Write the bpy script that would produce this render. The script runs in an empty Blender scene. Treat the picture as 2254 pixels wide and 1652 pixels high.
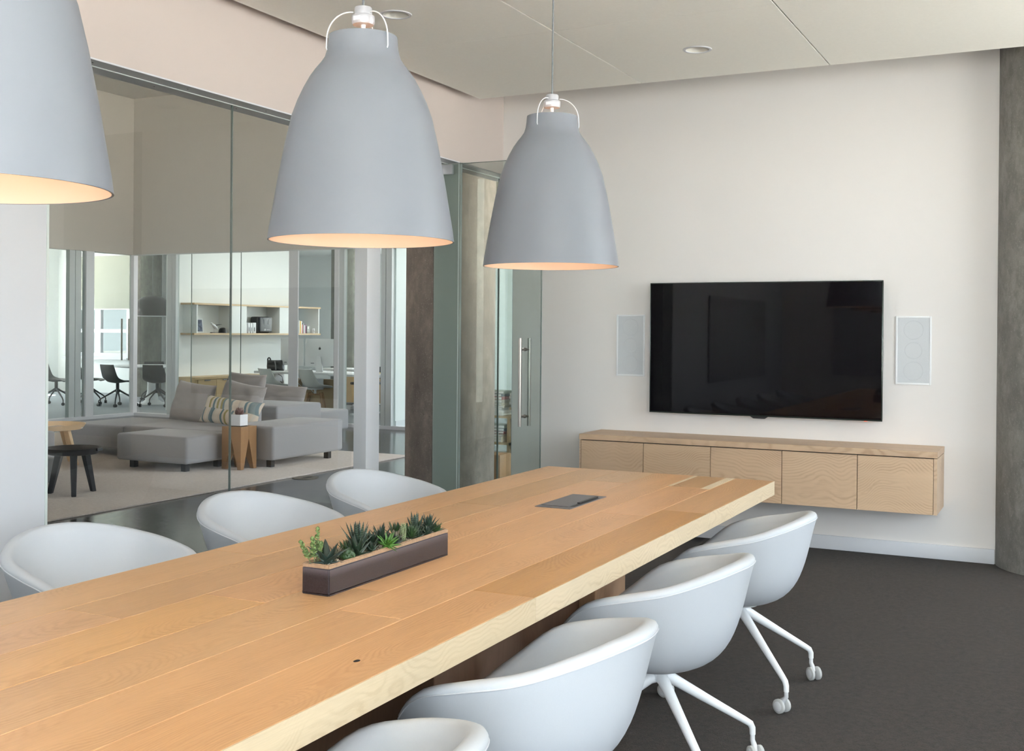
import bpy, bmesh, math, random
from mathutils import Vector, Matrix
from math import sin, cos, pi, radians
random.seed(7)
S = bpy.context.scene
COL = S.collection

# ------------------------------------------------------------------ camera
cam = bpy.data.objects.new('camera', bpy.data.cameras.new('camera'))
COL.objects.link(cam)
cam.matrix_world = Matrix(((0.894729, -0.008878, 0.446521, 0),
                           (0.446537, -0.000182, -0.894765, 0),
                           (0.008025, 0.999961, 0.003802, 1.4622),
                           (0, 0, 0, 1)))
cam.data.sensor_width = 36
cam.data.lens = 39.448
cam.data.shift_y = -0.03892
cam.data.clip_start = 0.05
cam.data.clip_end = 300
S.camera = cam
# ------------------------------------------------------------------ world, exposure
W = bpy.data.worlds.new('sky'); S.world = W; W.use_nodes = True
bg = W.node_tree.nodes['Background']
bg.inputs[0].default_value = (0.83, 0.92, 1.0, 1)
bg.inputs[1].default_value = 6.0
S.view_settings.view_transform = 'Standard'
S.view_settings.look = 'None'
S.view_settings.gamma = 1
S.view_settings.use_curve_mapping = False
S.view_settings.exposure = 0.82
sun = bpy.data.objects.new('sun', bpy.data.lights.new('sun', 'SUN')); COL.objects.link(sun)
sun.data.energy = 130; sun.data.color = (1.0, 0.95, 0.86); sun.data.angle = 0.009
sun.rotation_euler = Vector((1.0, -0.22, -2.1)).to_track_quat('-Z', 'Y').to_euler()
try:
    S.cycles.max_bounces = 10; S.cycles.diffuse_bounces = 6; S.cycles.glossy_bounces = 4
    S.cycles.transparent_max_bounces = 32; S.cycles.transmission_bounces = 6
    S.cycles.caustics_reflective = False; S.cycles.caustics_refractive = False
    S.cycles.sample_clamp_indirect = 6.0
    S.cycles.use_denoising = True
except Exception:
    pass

def portal(name, cx, cy, cz, nx, ny, wid, hei):
    """light portal in a window opening: guides sky sampling, gives no light of its own"""
    l = bpy.data.lights.new(name, 'AREA'); l.shape = 'RECTANGLE'; l.size = wid; l.size_y = hei
    l.cycles.is_portal = True
    o = bpy.data.objects.new(name, l); COL.objects.link(o)
    o.location = (cx, cy, cz)
    o.rotation_euler = Vector((nx, ny, 0)).to_track_quat('-Z', 'Y').to_euler()

# ------------------------------------------------------------------ node helpers
def mat(name):
    m = bpy.data.materials.new(name); m.use_nodes = True
    nt = m.node_tree; nt.nodes.clear()
    out = nt.nodes.new('ShaderNodeOutputMaterial')
    return m, nt, out
def nd(nt, t, **kw):
    n = nt.nodes.new(t)
    for k, v in kw.items(): setattr(n, k, v)
    return n
def lk(nt, a, b): nt.links.new(a, b)
def setin(nt, sock, v):
    if hasattr(v, 'is_output') or isinstance(v, bpy.types.NodeSocket): nt.links.new(v, sock)
    else: sock.default_value = v
def math_(nt, op, a, b=0.0, c=None):
    n = nd(nt, 'ShaderNodeMath', operation=op)
    setin(nt, n.inputs[0], a); setin(nt, n.inputs[1], b)
    if c is not None: setin(nt, n.inputs[2], c)
    return n.outputs[0]
def rgba(c): return (c[0], c[1], c[2], 1)
def lin(*c):
    return tuple((v/255/12.92 if v/255 <= 0.04045 else ((v/255+0.055)/1.055)**2.4) for v in c)
def mixc(nt, f, a, b, mode='MIX'):
    n = nd(nt, 'ShaderNodeMix', data_type='RGBA', blend_type=mode)
    setin(nt, n.inputs[0], f)
    setin(nt, n.inputs[6], rgba(a) if isinstance(a, tuple) else a)
    setin(nt, n.inputs[7], rgba(b) if isinstance(b, tuple) else b)
    return n.outputs[2]
def noise(nt, vec, scale, detail=2, rough=0.5):
    n = nd(nt, 'ShaderNodeTexNoise'); n.inputs['Scale'].default_value = scale
    n.inputs['Detail'].default_value = detail; n.inputs['Roughness'].default_value = rough
    if vec is not None: lk(nt, vec, n.inputs['Vector'])
    return n.outputs[0]
def mapping(nt, vec, scale=(1,1,1), rot=(0,0,0), loc=(0,0,0)):
    n = nd(nt, 'ShaderNodeMapping'); lk(nt, vec, n.inputs[0])
    n.inputs['Scale'].default_value = scale; n.inputs['Rotation'].default_value = rot; n.inputs['Location'].default_value = loc
    return n.outputs[0]
def rmap(nt, v, a, b, c=0.0, d=1.0):
    n = nd(nt, 'ShaderNodeMapRange'); lk(nt, v, n.inputs[0])
    n.inputs[1].default_value = a; n.inputs[2].default_value = b; n.inputs[3].default_value = c; n.inputs[4].default_value = d
    return n.outputs[0]

def M(name, color, rough=0.5, metal=0.0, var=0.0, vscale=8, bump=0.0, bscale=200, spec=0.5, emit=None, es=0, coat=0.0, sheen=0.0, tinted=False):
    """plain procedural material: colour with soft noise variation, optional fine bump"""
    m, nt, out = mat(name)
    b = nd(nt, 'ShaderNodeBsdfPrincipled'); lk(nt, b.outputs[0], out.inputs[0])
    tc = nd(nt, 'ShaderNodeTexCoord').outputs['Object']
    col = rgba(color)
    if var > 0:
        f = noise(nt, tc, vscale, 4, 0.6)
        f = rmap(nt, f, 0.3, 0.7)
        col = mixc(nt, f, tuple(c*(1-var) for c in color), tuple(min(1, c*(1+var)) for c in color))
    if tinted:
        oi = nd(nt, 'ShaderNodeObjectInfo')
        col = mixc(nt, 1.0, col if not isinstance(col, tuple) else tuple(col[:3]), oi.outputs['Color'], 'MULTIPLY')
    setin(nt, b.inputs['Base Color'], col)
    b.inputs['Roughness'].default_value = rough; b.inputs['Metallic'].default_value = metal
    b.inputs['Specular IOR Level'].default_value = spec
    b.inputs['Coat Weight'].default_value = coat
    b.inputs['Sheen Weight'].default_value = sheen
    if emit: b.inputs['Emission Color'].default_value = rgba(emit); b.inputs['Emission Strength'].default_value = es
    if bump > 0:
        bn = nd(nt, 'ShaderNodeBump'); bn.inputs['Strength'].default_value = bump; bn.inputs['Distance'].default_value = 0.002
        lk(nt, noise(nt, tc, bscale, 3, 0.6), bn.inputs['Height']); lk(nt, bn.outputs[0], b.inputs['Normal'])
    return m

def wood(name, base, dark, axis='Y', ring=0.011, contrast=0.5, rough=0.42, pores=0.35, coat=0.0, wild=1.0):
    """plain-sawn timber: growth rings of a log cut by the board, distorted along its length, with fine pores"""
    m, nt, out = mat(name)
    b = nd(nt, 'ShaderNodeBsdfPrincipled'); lk(nt, b.outputs[0], out.inputs[0])
    tc = nd(nt, 'ShaderNodeTexCoord').outputs['Object']
    oi = nd(nt, 'ShaderNodeObjectInfo')
    sp = nd(nt, 'ShaderNodeSeparateXYZ'); lk(nt, tc, sp.inputs[0])
    ix = {'X': (1, 0, 2), 'Y': (0, 1, 2), 'Z': (0, 2, 1)}[axis]
    ac, al, dp = (sp.outputs[i] for i in ix)
    rnd = oi.outputs['Random']
    al2 = math_(nt, 'ADD', al, math_(nt, 'MULTIPLY', rnd, 37.0))
    cv = nd(nt, 'ShaderNodeCombineXYZ'); lk(nt, ac, cv.inputs[0]); lk(nt, al2, cv.inputs[1]); lk(nt, dp, cv.inputs[2])
    vec = cv.outputs[0]
    x0 = math_(nt, 'MULTIPLY', math_(nt, 'SUBTRACT', math_(nt, 'FRACT', math_(nt, 'MULTIPLY', rnd, 17.31)), 0.5), 0.16)
    wob = noise(nt, mapping(nt, vec, (2.0, 1.0, 2.0)), 1.7*wild, 2, 0.5)
    xx = math_(nt, 'ADD', math_(nt, 'SUBTRACT', ac, x0), math_(nt, 'MULTIPLY', math_(nt, 'SUBTRACT', wob, 0.5), 0.10))
    dep = noise(nt, mapping(nt, vec, (0.4, 1.0, 0.4), loc=(5, 3, 1)), 1.15*wild, 2, 0.45)
    zz = math_(nt, 'ADD', math_(nt, 'MULTIPLY', math_(nt, 'SUBTRACT', dep, 0.42), 0.55), dp)
    r = math_(nt, 'SQRT', math_(nt, 'ADD', math_(nt, 'MULTIPLY', xx, xx), math_(nt, 'MULTIPLY', zz, zz)))
    fine = noise(nt, mapping(nt, vec, (9, 2.2, 9)), 4.0, 5, 0.7)
    r = math_(nt, 'ADD', r, math_(nt, 'MULTIPLY', fine, 0.016))
    s = math_(nt, 'SINE', math_(nt, 'MULTIPLY', r, 2*pi/ring))
    s = math_(nt, 'MULTIPLY_ADD', s, 0.5, 0.5)
    s = math_(nt, 'POWER', s, 2.2)
    amp = rmap(nt, noise(nt, mapping(nt, vec, (6, 0.7, 6), loc=(1, 9, 2)), 2.0, 2), 0.38, 0.66, 0.1, 1.0)
    s = math_(nt, 'MULTIPLY', s, amp)
    st = noise(nt, mapping(nt, vec, (330, 9, 330)), 1.0, 4, 0.75)
    st = rmap(nt, st, 0.35, 0.7)
    broad = rmap(nt, noise(nt, mapping(nt, vec, (7, 0.8, 7), loc=(3, 1, 7)), 1.4, 3), 0.3, 0.7)
    col = mixc(nt, math_(nt, 'MULTIPLY', s, contrast), base, dark)
    col = mixc(nt, math_(nt, 'MULTIPLY', st, pores), col, tuple(c*0.62 for c in base))
    col = mixc(nt, math_(nt, 'MULTIPLY', broad, 0.35), col, tuple(min(1, c*1.22) for c in base))
    col = mixc(nt, 1.0, col, oi.outputs['Color'], 'MULTIPLY')
    lk(nt, col, b.inputs['Base Color'])
    b.inputs['Roughness'].default_value = rough; b.inputs['Coat Weight'].default_value = coat; b.inputs['Coat Roughness'].default_value = 0.25
    b.inputs['Specular IOR Level'].default_value = 0.35
    bn = nd(nt, 'ShaderNodeBump'); bn.inputs['Strength'].default_value = 0.12; bn.inputs['Distance'].default_value = 0.001
    lk(nt, st, bn.inputs['Height']); lk(nt, bn.outputs[0], b.inputs['Normal'])
    return m

def glass(name, tint, ior=1.5, rough=0.0, refl=1.35):
    m, nt, out = mat(name)
    tr = nd(nt, 'ShaderNodeBsdfTransparent'); tr.inputs[0].default_value = rgba(tuple(math.sqrt(c) for c in tint))
    gl = nd(nt, 'ShaderNodeBsdfGlossy'); gl.inputs['Roughness'].default_value = rough
    gl.inputs['Color'].default_value = (0.95, 1, 0.98, 1)
    fr = nd(nt, 'ShaderNodeFresnel'); fr.inputs['IOR'].default_value = ior
    ge = nd(nt, 'ShaderNodeNewGeometry')
    # both faces of the sheet reflect; the inner side of each face is passed straight through
    f = math_(nt, 'MULTIPLY', math_(nt, 'MINIMUM', math_(nt, 'MULTIPLY', fr.outputs[0], refl), 1.0), math_(nt, 'SUBTRACT', 1.0, ge.outputs['Backfacing']))
    mx = nd(nt, 'ShaderNodeMixShader'); lk(nt, f, mx.inputs[0])
    lk(nt, tr.outputs[0], mx.inputs[1]); lk(nt, gl.outputs[0], mx.inputs[2])
    lk(nt, mx.outputs[0], out.inputs[0])
    return m

# ------------------------------------------------------------------ materials
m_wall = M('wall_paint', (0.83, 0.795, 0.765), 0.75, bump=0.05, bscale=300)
m_bulk = M('warm_lit_bulkhead', (0.60, 0.525, 0.49), 0.75, bump=0.05, bscale=300)  # pinker than the walls: warm lamplight tinted into the colour
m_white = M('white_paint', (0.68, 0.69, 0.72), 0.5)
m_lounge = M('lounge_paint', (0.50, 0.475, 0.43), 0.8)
m_office = M('office_paint', (0.78, 0.80, 0.80), 0.8)
m_ceil = M('ceiling_panel_paint', (0.93, 0.915, 0.85), 0.85, var=0.015, vscale=60, bump=0.15, bscale=500)
m_deck = M('dark_deck_above_ceiling', (0.16, 0.14, 0.12), 0.9)  # deck coloured dark to deepen the shade in the ceiling gap
m_dark = M('shadow_gap_black', (0.03, 0.03, 0.03), 0.8)
m_alu = M('satin_aluminium', (0.62, 0.62, 0.64), 0.38, 0.7)
m_capalu = M('matt_aluminium_cap', (0.50, 0.50, 0.53), 0.45, 0.35)
m_frame = M('powder_coated_frame', (0.70, 0.71, 0.73), 0.45, 0.1)
m_frame_far = M('pale_frame', (0.52, 0.56, 0.56), 0.5, 0.1)
m_steel = M('brushed_steel', (0.36, 0.33, 0.30), 0.32, 1.0)
m_chrome = M('chrome', (0.75, 0.75, 0.76), 0.12, 1.0)
m_chairw = M('white_chair_upholstery', (0.575, 0.60, 0.635), 0.48, var=0.012, vscale=300, bump=0.12, bscale=900, spec=0.4)
m_seam = M('white_piping', (0.66, 0.67, 0.70), 0.6)
m_baseW = M('white_powder_coat', (0.84, 0.85, 0.86), 0.35)
m_tyre = M('grey_rubber', (0.50, 0.50, 0.49), 0.6)
m_hubcap = M('pale_grey_plastic', (0.66, 0.66, 0.67), 0.4)
m_shade = M('matt_grey_lacquer', (0.195, 0.208, 0.238), 0.42, spec=0.4)
m_shadein = M('warm_lit_inner_lacquer', (0.85, 0.74, 0.62), 0.6)  # warm lamplight is tinted into the lining colour
m_bulb = M('lamp_bulb', (1, 0.85, 0.65), 0.4, emit=(1.0, 0.62, 0.30), es=3)
m_cord = M('grey_textile_cord', (0.16, 0.17, 0.18), 0.8, var=0.3, vscale=400)
m_black = M('black_plastic', (0.012, 0.012, 0.014), 0.4)
m_screen = M('tv_glass', (0.0028, 0.0022, 0.003), 0.03, spec=0.25)
m_spk = M('speaker_frame_white', (0.88, 0.89, 0.90), 0.4)
m_grille = M('speaker_grille', (0.66, 0.68, 0.70), 0.7, var=0.10, vscale=900, bump=0.4, bscale=1500)
m_cone = M('speaker_cone', (0.60, 0.62, 0.64), 0.7)
m_metalbox = M('anodised_plate', (0.20, 0.195, 0.205), 0.42, 0.6)
m_plinth = wood('dark_table_base', lin(150, 122, 98), lin(104, 80, 62), 'Z', rough=0.5, contrast=0.4)
m_plank = wood('oiled_oak_plank', lin(200, 162, 121), lin(160, 118, 80), 'Y', ring=0.0072, contrast=0.55, rough=0.36, pores=0.6, coat=0.05)
m_edge = wood('pale_oak_edge', lin(205, 188, 160), lin(166, 143, 111), 'Y', ring=0.011, contrast=0.5, rough=0.5, pores=0.3, wild=2.0)
m_cons = wood('elm_veneer', lin(203, 176, 148), lin(160, 130, 104), 'X', ring=0.019, contrast=0.6, rough=0.45, pores=0.28, wild=1.9)
m_stool = wood('oak_stool', lin(150, 114, 78), lin(116, 84, 55), 'Z', ring=0.012, contrast=0.35, rough=0.5)
m_lightwd = wood('light_ash', lin(226, 196, 158), lin(196, 164, 126), 'X', contrast=0.35)
m_cred = wood('office_oak', lin(186, 160, 122), lin(154, 126, 90), 'Y', contrast=0.45)
m_blackwd = wood('black_stained_ash', (0.012, 0.012, 0.015), (0.006, 0.006, 0.007), 'Z', rough=0.5, contrast=0.6)
m_soffa = M('grey_wool_upholstery', (0.285, 0.285, 0.30), 0.95, var=0.10, vscale=260, bump=0.25, bscale=500, sheen=0.2)
m_cush = M('taupe_linen', (0.30, 0.275, 0.265), 0.95, var=0.10, vscale=200, bump=0.25, bscale=500, sheen=0.2)
m_pot = M('white_ceramic', (0.80, 0.81, 0.83), 0.35)
m_red_leaf = M('reddish_succulent', (0.17, 0.085, 0.075), 0.55, var=0.3, vscale=30)
m_beige = M('stone_plastic_shell', (0.54, 0.54, 0.52), 0.45)
m_blk = M('black_shell', (0.018, 0.020, 0.022), 0.5)
m_paper = M('paper', (0.80, 0.80, 0.78), 0.8, tinted=True)
m_cover = M('book_cover', (0.9, 0.9, 0.9), 0.6, tinted=True)
m_monback = M('monitor_aluminium', (0.72, 0.72, 0.74), 0.45, 0.2)
m_logo = M('black_logo', (0.02, 0.02, 0.02), 0.3)
m_yellow = M('yellow_dish', (0.78, 0.62, 0.28), 0.6)
m_shadecloth = M('roller_blind', (0.22, 0.228, 0.205), 0.9, var=0.02, vscale=400)
m_bark = M('bark', (0.30, 0.28, 0.26), 0.9, var=0.3, vscale=10)
m_ground = M('pavement', (0.62, 0.60, 0.57), 0.9, var=0.05, vscale=2)
m_soil = M('gritty_soil', (0.30, 0.24, 0.18), 1.0, var=0.6, vscale=260, bump=1.0, bscale=300)
m_rim = M('unglazed_clay_rim', (0.34, 0.225, 0.14), 0.75, var=0.15, vscale=120)
m_board = M('glass_whiteboard', (0.55, 0.56, 0.58), 0.08, spec=0.6)

g_main = glass('clear_glass', (0.905, 0.905, 0.885), refl=1.0)
g_leaf = glass('green_glass_door', (0.63, 0.69, 0.665), refl=0.5)
g_far = glass('pale_green_glass', (0.86, 0.925, 0.905), refl=0.6)
g_win = glass('window_glass', (0.95, 0.97, 0.97))
m_glassedge = M('glass_edge', (0.13, 0.165, 0.15), 0.2)
m_glassedgeL = M('bright_glass_edge', (0.70, 0.76, 0.73), 0.3)

def concrete(name, base, dark, light):
    m, nt, out = mat(name)
    b = nd(nt, 'ShaderNodeBsdfPrincipled'); lk(nt, b.outputs[0], out.inputs[0])
    tc = nd(nt, 'ShaderNodeTexCoord').outputs['Object']
    big = rmap(nt, noise(nt, mapping(nt, tc, (1.2, 1.2, 0.5)), 2.2, 5, 0.65), 0.35, 0.68)
    med = rmap(nt, noise(nt, mapping(nt, tc, (1, 1, 0.6)), 14, 6, 0.7), 0.42, 0.62)
    fin = rmap(nt, noise(nt, tc, 85, 3, 0.7), 0.60, 0.72)
    pit = rmap(nt, noise(nt, tc, 38, 2, 0.5), 0.27, 0.20)
    c = mixc(nt, big, dark, base)
    c = mixc(nt, math_(nt, 'MULTIPLY', med, 0.75), c, tuple(v*0.50 for v in base))
    c = mixc(nt, math_(nt, 'MULTIPLY', fin, 0.55), c, light)
    c = mixc(nt, math_(nt, 'MULTIPLY', pit, 0.7), c, tuple(v*0.3 for v in dark))
    lk(nt, c, b.inputs['Base Color']); b.inputs['Roughness'].default_value = 0.72
    bn = nd(nt, 'ShaderNodeBump'); bn.inputs['Strength'].default_value = 0.4; bn.inputs['Distance'].default_value = 0.004
    lk(nt, med, bn.inputs['Height']); lk(nt, bn.outputs[0], b.inputs['Normal'])
    return m
m_conc = concrete('brown_grey_concrete', (0.30, 0.245, 0.205), (0.115, 0.092, 0.078), (0.50, 0.46, 0.41))
m_conc2 = concrete('grey_concrete', (0.30, 0.29, 0.27), (0.17, 0.165, 0.155), (0.46, 0.45, 0.42))
m_conc3 = concrete('far_concrete', (0.20, 0.205, 0.185), (0.11, 0.115, 0.10), (0.44, 0.44, 0.40))

def carpet(name, c1, c2, sc=260):
    m, nt, out = mat(name)
    b = nd(nt, 'ShaderNodeBsdfPrincipled'); lk(nt, b.outputs[0], out.inputs[0])
    tc = nd(nt, 'ShaderNodeTexCoord').outputs['Object']
    f = noise(nt, tc, sc*.7, 4, 0.8); g = noise(nt, tc, 34, 4, 0.75); h = noise(nt, tc, 1.6, 2)
    f = rmap(nt, math_(nt, 'ADD', math_(nt, 'MULTIPLY', f, 0.6), math_(nt, 'MULTIPLY', g, 0.4)), 0.42, 0.58)
    c = mixc(nt, f, c1, c2); c = mixc(nt, math_(nt, 'MULTIPLY', rmap(nt, h, 0.3, 0.7), 0.18), c, c2)
    lk(nt, c, b.inputs['Base Color']); b.inputs['Roughness'].default_value = 1.0
    b.inputs['Specular IOR Level'].default_value = 0.1; b.inputs['Sheen Weight'].default_value = 0.15
    bn = nd(nt, 'ShaderNodeBump'); bn.inputs['Strength'].default_value = 0.7; bn.inputs['Distance'].default_value = 0.004
    lk(nt, f, bn.inputs['Height']); lk(nt, bn.outputs[0], b.inputs['Normal'])
    return m
m_carpet = carpet('charcoal_carpet', (0.0065, 0.0042, 0.0034), (0.042, 0.031, 0.025))
m_rug = carpet('sand_rug', (0.58, 0.51, 0.465), (0.74, 0.67, 0.62), 180)
m_carpB = carpet('grey_office_carpet', (0.26, 0.28, 0.30), (0.36, 0.38, 0.41))

def polished():
    m, nt, out = mat('polished_concrete_floor')
    b = nd(nt, 'ShaderNodeBsdfPrincipled'); lk(nt, b.outputs[0], out.inputs[0])
    tc = nd(nt, 'ShaderNodeTexCoord').outputs['Object']
    f = rmap(nt, noise(nt, tc, 1.8, 5, 0.65), 0.3, 0.7)
    c = mixc(nt, f, (0.018, 0.019, 0.017), (0.042, 0.043, 0.039))
    lk(nt, c, b.inputs['Base Color'])
    b.inputs['Roughness'].default_value = 0.16; b.inputs['Specular IOR Level'].default_value = 0.33
    bn = nd(nt, 'ShaderNodeBump'); bn.inputs['Strength'].default_value = 0.35; bn.inputs['Distance'].default_value = 0.006
    lk(nt, noise(nt, mapping(nt, tc, (1.0, 1.6, 1)), 3.2, 3, 0.55), bn.inputs['Height']); lk(nt, bn.outputs[0], b.inputs['Normal'])
    return m
m_floorL = polished()

def glaze():
    m, nt, out = mat('plum_glaze')
    b = nd(nt, 'ShaderNodeBsdfPrincipled'); lk(nt, b.outputs[0], out.inputs[0])
    tc = nd(nt, 'ShaderNodeTexCoord').outputs['Object']
    sp = nd(nt, 'ShaderNodeSeparateXYZ'); lk(nt, tc, sp.inputs[0])
    f = noise(nt, tc, 420, 3, 0.7)
    # the glaze is paler towards the rim of the pot
    z = rmap(nt, sp.outputs[2], 0.012, 0.034)
    c = mixc(nt, rmap(nt, f, 0.35, 0.65), (0.011, 0.0075, 0.0095), (0.034, 0.026, 0.031))
    c = mixc(nt, math_(nt, 'MULTIPLY', z, 0.5), c, (0.16, 0.145, 0.165))
    lk(nt, c, b.inputs['Base Color']); b.inputs['Roughness'].default_value = 0.32; b.inputs['Specular IOR Level'].default_value = 0.5
    return m
m_glaze = glaze()

def leafmat(name, base, tip, stripe=None):
    m, nt, out = mat(name)
    b = nd(nt, 'ShaderNodeBsdfPrincipled'); lk(nt, b.outputs[0], out.inputs[0])
    tc = nd(nt, 'ShaderNodeTexCoord').outputs['Object']
    sp = nd(nt, 'ShaderNodeSeparateXYZ'); lk(nt, tc, sp.inputs[0])
    c = mixc(nt, rmap(nt, sp.outputs[2], 0.1, 1.0), base, tip)
    if stripe:
        s = math_(nt, 'SINE', math_(nt, 'MULTIPLY', sp.outputs[2], 70.0))
        c = mixc(nt, rmap(nt, s, 0.35, 0.8), c, stripe)
    lk(nt, c, b.inputs['Base Color']); b.inputs['Roughness'].default_value = 0.42
    b.inputs['Subsurface Weight'].default_value = 0.0
    return m
lf_dark = leafmat('dark_green_leaf', (0.022, 0.046, 0.020), (0.009, 0.022, 0.014))
lf_darks = leafmat('dark_ridged_leaf', (0.016, 0.036, 0.019), (0.012, 0.027, 0.018), (0.07, 0.11, 0.08))
lf_mid = leafmat('mid_green_leaf', (0.045, 0.095, 0.028), (0.018, 0.045, 0.014))
lf_bright = leafmat('bright_green_leaf', (0.10, 0.24, 0.035), (0.035, 0.11, 0.018))
lf_grey = leafmat('grey_green_leaf', (0.035, 0.060, 0.044), (0.020, 0.036, 0.030))
lf_brown = leafmat('brown_tipped_leaf', (0.085, 0.120, 0.070), (0.16, 0.12, 0.085))
lf_zebra = leafmat('zebra_striped_leaf', (0.06, 0.12, 0.03), (0.09, 0.15, 0.045), (0.55, 0.56, 0.38))
lf_pale = leafmat('pale_stem_leaf', (0.18, 0.25, 0.075), (0.09, 0.16, 0.06))
m_stem = M('green_stem', (0.16, 0.18, 0.07), 0.7)

# ------------------------------------------------------------------ geometry helpers
def wl(o):
    v = Vector((0, 0, 0))
    while o is not None:
        v += o.location; o = o.parent
    return v
def link(name, me, material, parent=None, origin=None, smooth=False):
    """verts of me are relative to origin (world coordinates while building)"""
    o = bpy.data.objects.new(name, me); COL.objects.link(o)
    if material is not None: me.materials.append(material)
    if smooth:
        for p in me.polygons: p.use_smooth = True
    org = Vector(origin) if origin is not None else Vector((0, 0, 0))
    if parent is not None:
        o.parent = parent; o.location = org - wl(parent)
    else: o.location = org
    return o
def tag(o, label=None, cat=None, group=None, kind=None):
    if label: o['label'] = label
    if cat: o['category'] = cat
    if group: o['group'] = group
    if kind: o['kind'] = kind
    return o
def thing(name, label, cat, loc=(0, 0, 0), group=None):
    o = bpy.data.objects.new(name, None); o.empty_display_size = 0.1; COL.objects.link(o); o.location = loc
    return tag(o, label, cat, group)
def struct(name, loc=(0, 0, 0)):
    o = bpy.data.objects.new(name, None); COL.objects.link(o); o.location = loc; o['kind'] = 'structure'
    return o
def bm_box(bm, lo, hi, bevel=0.0, seg=2):
    lo = Vector(lo); hi = Vector(hi); c = (lo+hi)/2; s = hi-lo
    r = bmesh.ops.create_cube(bm, size=1.0, matrix=Matrix.Translation(c) @ Matrix.Diagonal((s[0], s[1], s[2], 1)))
    if bevel > 0:
        es = list({e for v in r['verts'] for e in v.link_edges})
        bmesh.ops.bevel(bm, geom=es, offset=min(bevel, min(s)*0.49), segments=seg, profile=0.5, affect='EDGES')
def fin(name, bm, material, parent=None, origin=(0, 0, 0), smooth=False, auto=False):
    me = bpy.data.meshes.new(name); bm.normal_update(); bm.to_mesh(me); bm.free()
    o = link(name, me, material, parent, origin, smooth)
    if auto:
        for p in me.polygons: p.use_smooth = True
        me.set_sharp_from_angle(angle=radians(35))
    return o
def box(name, lo, hi, material, parent=None, bevel=0.0, seg=2, color=None, kind=None):
    lo = Vector([min(a, b) for a, b in zip(lo, hi)]) if True else lo
    hi2 = Vector([max(a, b) for a, b in zip(lo, hi)])
    c = (lo+hi2)/2
    bm = bmesh.new(); bm_box(bm, lo-c, hi2-c, bevel, seg)
    o = fin(name, bm, material, parent, c, auto=bevel > 0)
    if color: o.color = (color[0], color[1], color[2], 1)
    if kind: o['kind'] = kind
    return o
def boxes(name, lst, material, parent=None, origin=(0, 0, 0), bevel=0.0, kind=None):
    bm = bmesh.new(); og = Vector(origin)
    for lo, hi in lst: bm_box(bm, Vector(lo)-og, Vector(hi)-og, bevel)
    o = fin(name, bm, material, parent, origin, auto=bevel > 0)
    if kind: o['kind'] = kind
    return o
def lathe(name, prof, center, material, parent=None, n=40, smooth=True, sharp=35):
    bm = bmesh.new(); rings = []
    for r, z in prof:
        if r < 1e-6: rings.append([bm.verts.new((0, 0, z))])
        else: rings.append([bm.verts.new((r*cos(2*pi*i/n), r*sin(2*pi*i/n), z)) for i in range(n)])
    for a, b in zip(rings, rings[1:]):
        for i in range(n):
            j = (i+1) % n
            f = [a[i % len(a)], a[j % len(a)], b[j % len(b)], b[i % len(b)]]
            u = []
            for v in f:
                if v not in u: u.append(v)
            if len(u) > 2:
                try: bm.faces.new(u)
                except ValueError: pass
    bmesh.ops.recalc_face_normals(bm, faces=bm.faces)
    o = fin(name, bm, material, parent, center, smooth=smooth)
    if smooth: o.data.set_sharp_from_angle(angle=radians(sharp))
    return o
def cyl(name, a, b, r, material, parent=None, n=16, r2=None):
    return tube(name, [a, b], [r, r2 if r2 is not None else r], material, parent, n)
def bm_tube(bm, pts, rad, n=8, closed=False):
    pts = [Vector(p) for p in pts]; N = len(pts)
    if not hasattr(rad, '__len__'): rad = [rad]*N
    rings = []; up = None
    for i, p in enumerate(pts):
        if closed: t = pts[(i+1) % N]-pts[i-1]
        else: t = pts[min(i+1, N-1)]-pts[max(i-1, 0)]
        t.normalize()
        if up is None:
            up = Vector((0, 0, 1)) if abs(t.z) < 0.9 else Vector((1, 0, 0))
        s = t.cross(up); s.normalize(); up = s.cross(t); up.normalize()
        rings.append([bm.verts.new(p+(s*cos(2*pi*k/n)+up*sin(2*pi*k/n))*rad[i]) for k in range(n)])
    rg = range(N if closed else N-1)
    for i in rg:
        a = rings[i]; b = rings[(i+1) % N]
        for k in range(n):
            bm.faces.new((a[k], a[(k+1) % n], b[(k+1) % n], b[k]))
    if not closed:
        bm.faces.new(rings[0][::-1]); bm.faces.new(rings[-1])
def tube(name, pts, rad, material, parent=None, n=8, closed=False, origin=None):
    og = Vector(origin) if origin is not None else Vector(pts[0])
    bm = bmesh.new(); bm_tube(bm, [Vector(p)-og for p in pts], rad, n, closed)
    bmesh.ops.recalc_face_normals(bm, faces=bm.faces)
    o = fin(name, bm, material, parent, og, smooth=True)
    o.data.set_sharp_from_angle(angle=radians(50))
    return o
def prism(name, poly, lo, hi, material, parent=None, axis='Y', origin=None, bevel=0):
    """extrude a 2-D polygon: axis Y -> poly in (x,z)"""
    bm = bmesh.new(); og = Vector(origin or (0, 0, 0))
    def P(u, v, w): return {'Y': Vector((u, w, v)), 'X': Vector((w, u, v)), 'Z': Vector((u, v, w))}[axis]
    a = [bm.verts.new(P(u, v, lo)-og) for u, v in poly]; b = [bm.verts.new(P(u, v, hi)-og) for u, v in poly]
    bm.faces.new(a); bm.faces.new(b[::-1]); n = len(a)
    for i in range(n): bm.faces.new((a[i], b[i], b[(i+1) % n], a[(i+1) % n]))
    bmesh.ops.recalc_face_normals(bm, faces=bm.faces)
    if bevel: bmesh.ops.bevel(bm, geom=list(bm.edges), offset=bevel, segments=2, affect='EDGES')
    return fin(name, bm, material, parent, og, auto=bevel > 0)
def kids(o): return list(KIDS.get(o.name, [])) or [c for c in bpy.data.objects if c.parent == o]
KIDS = {}
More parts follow.
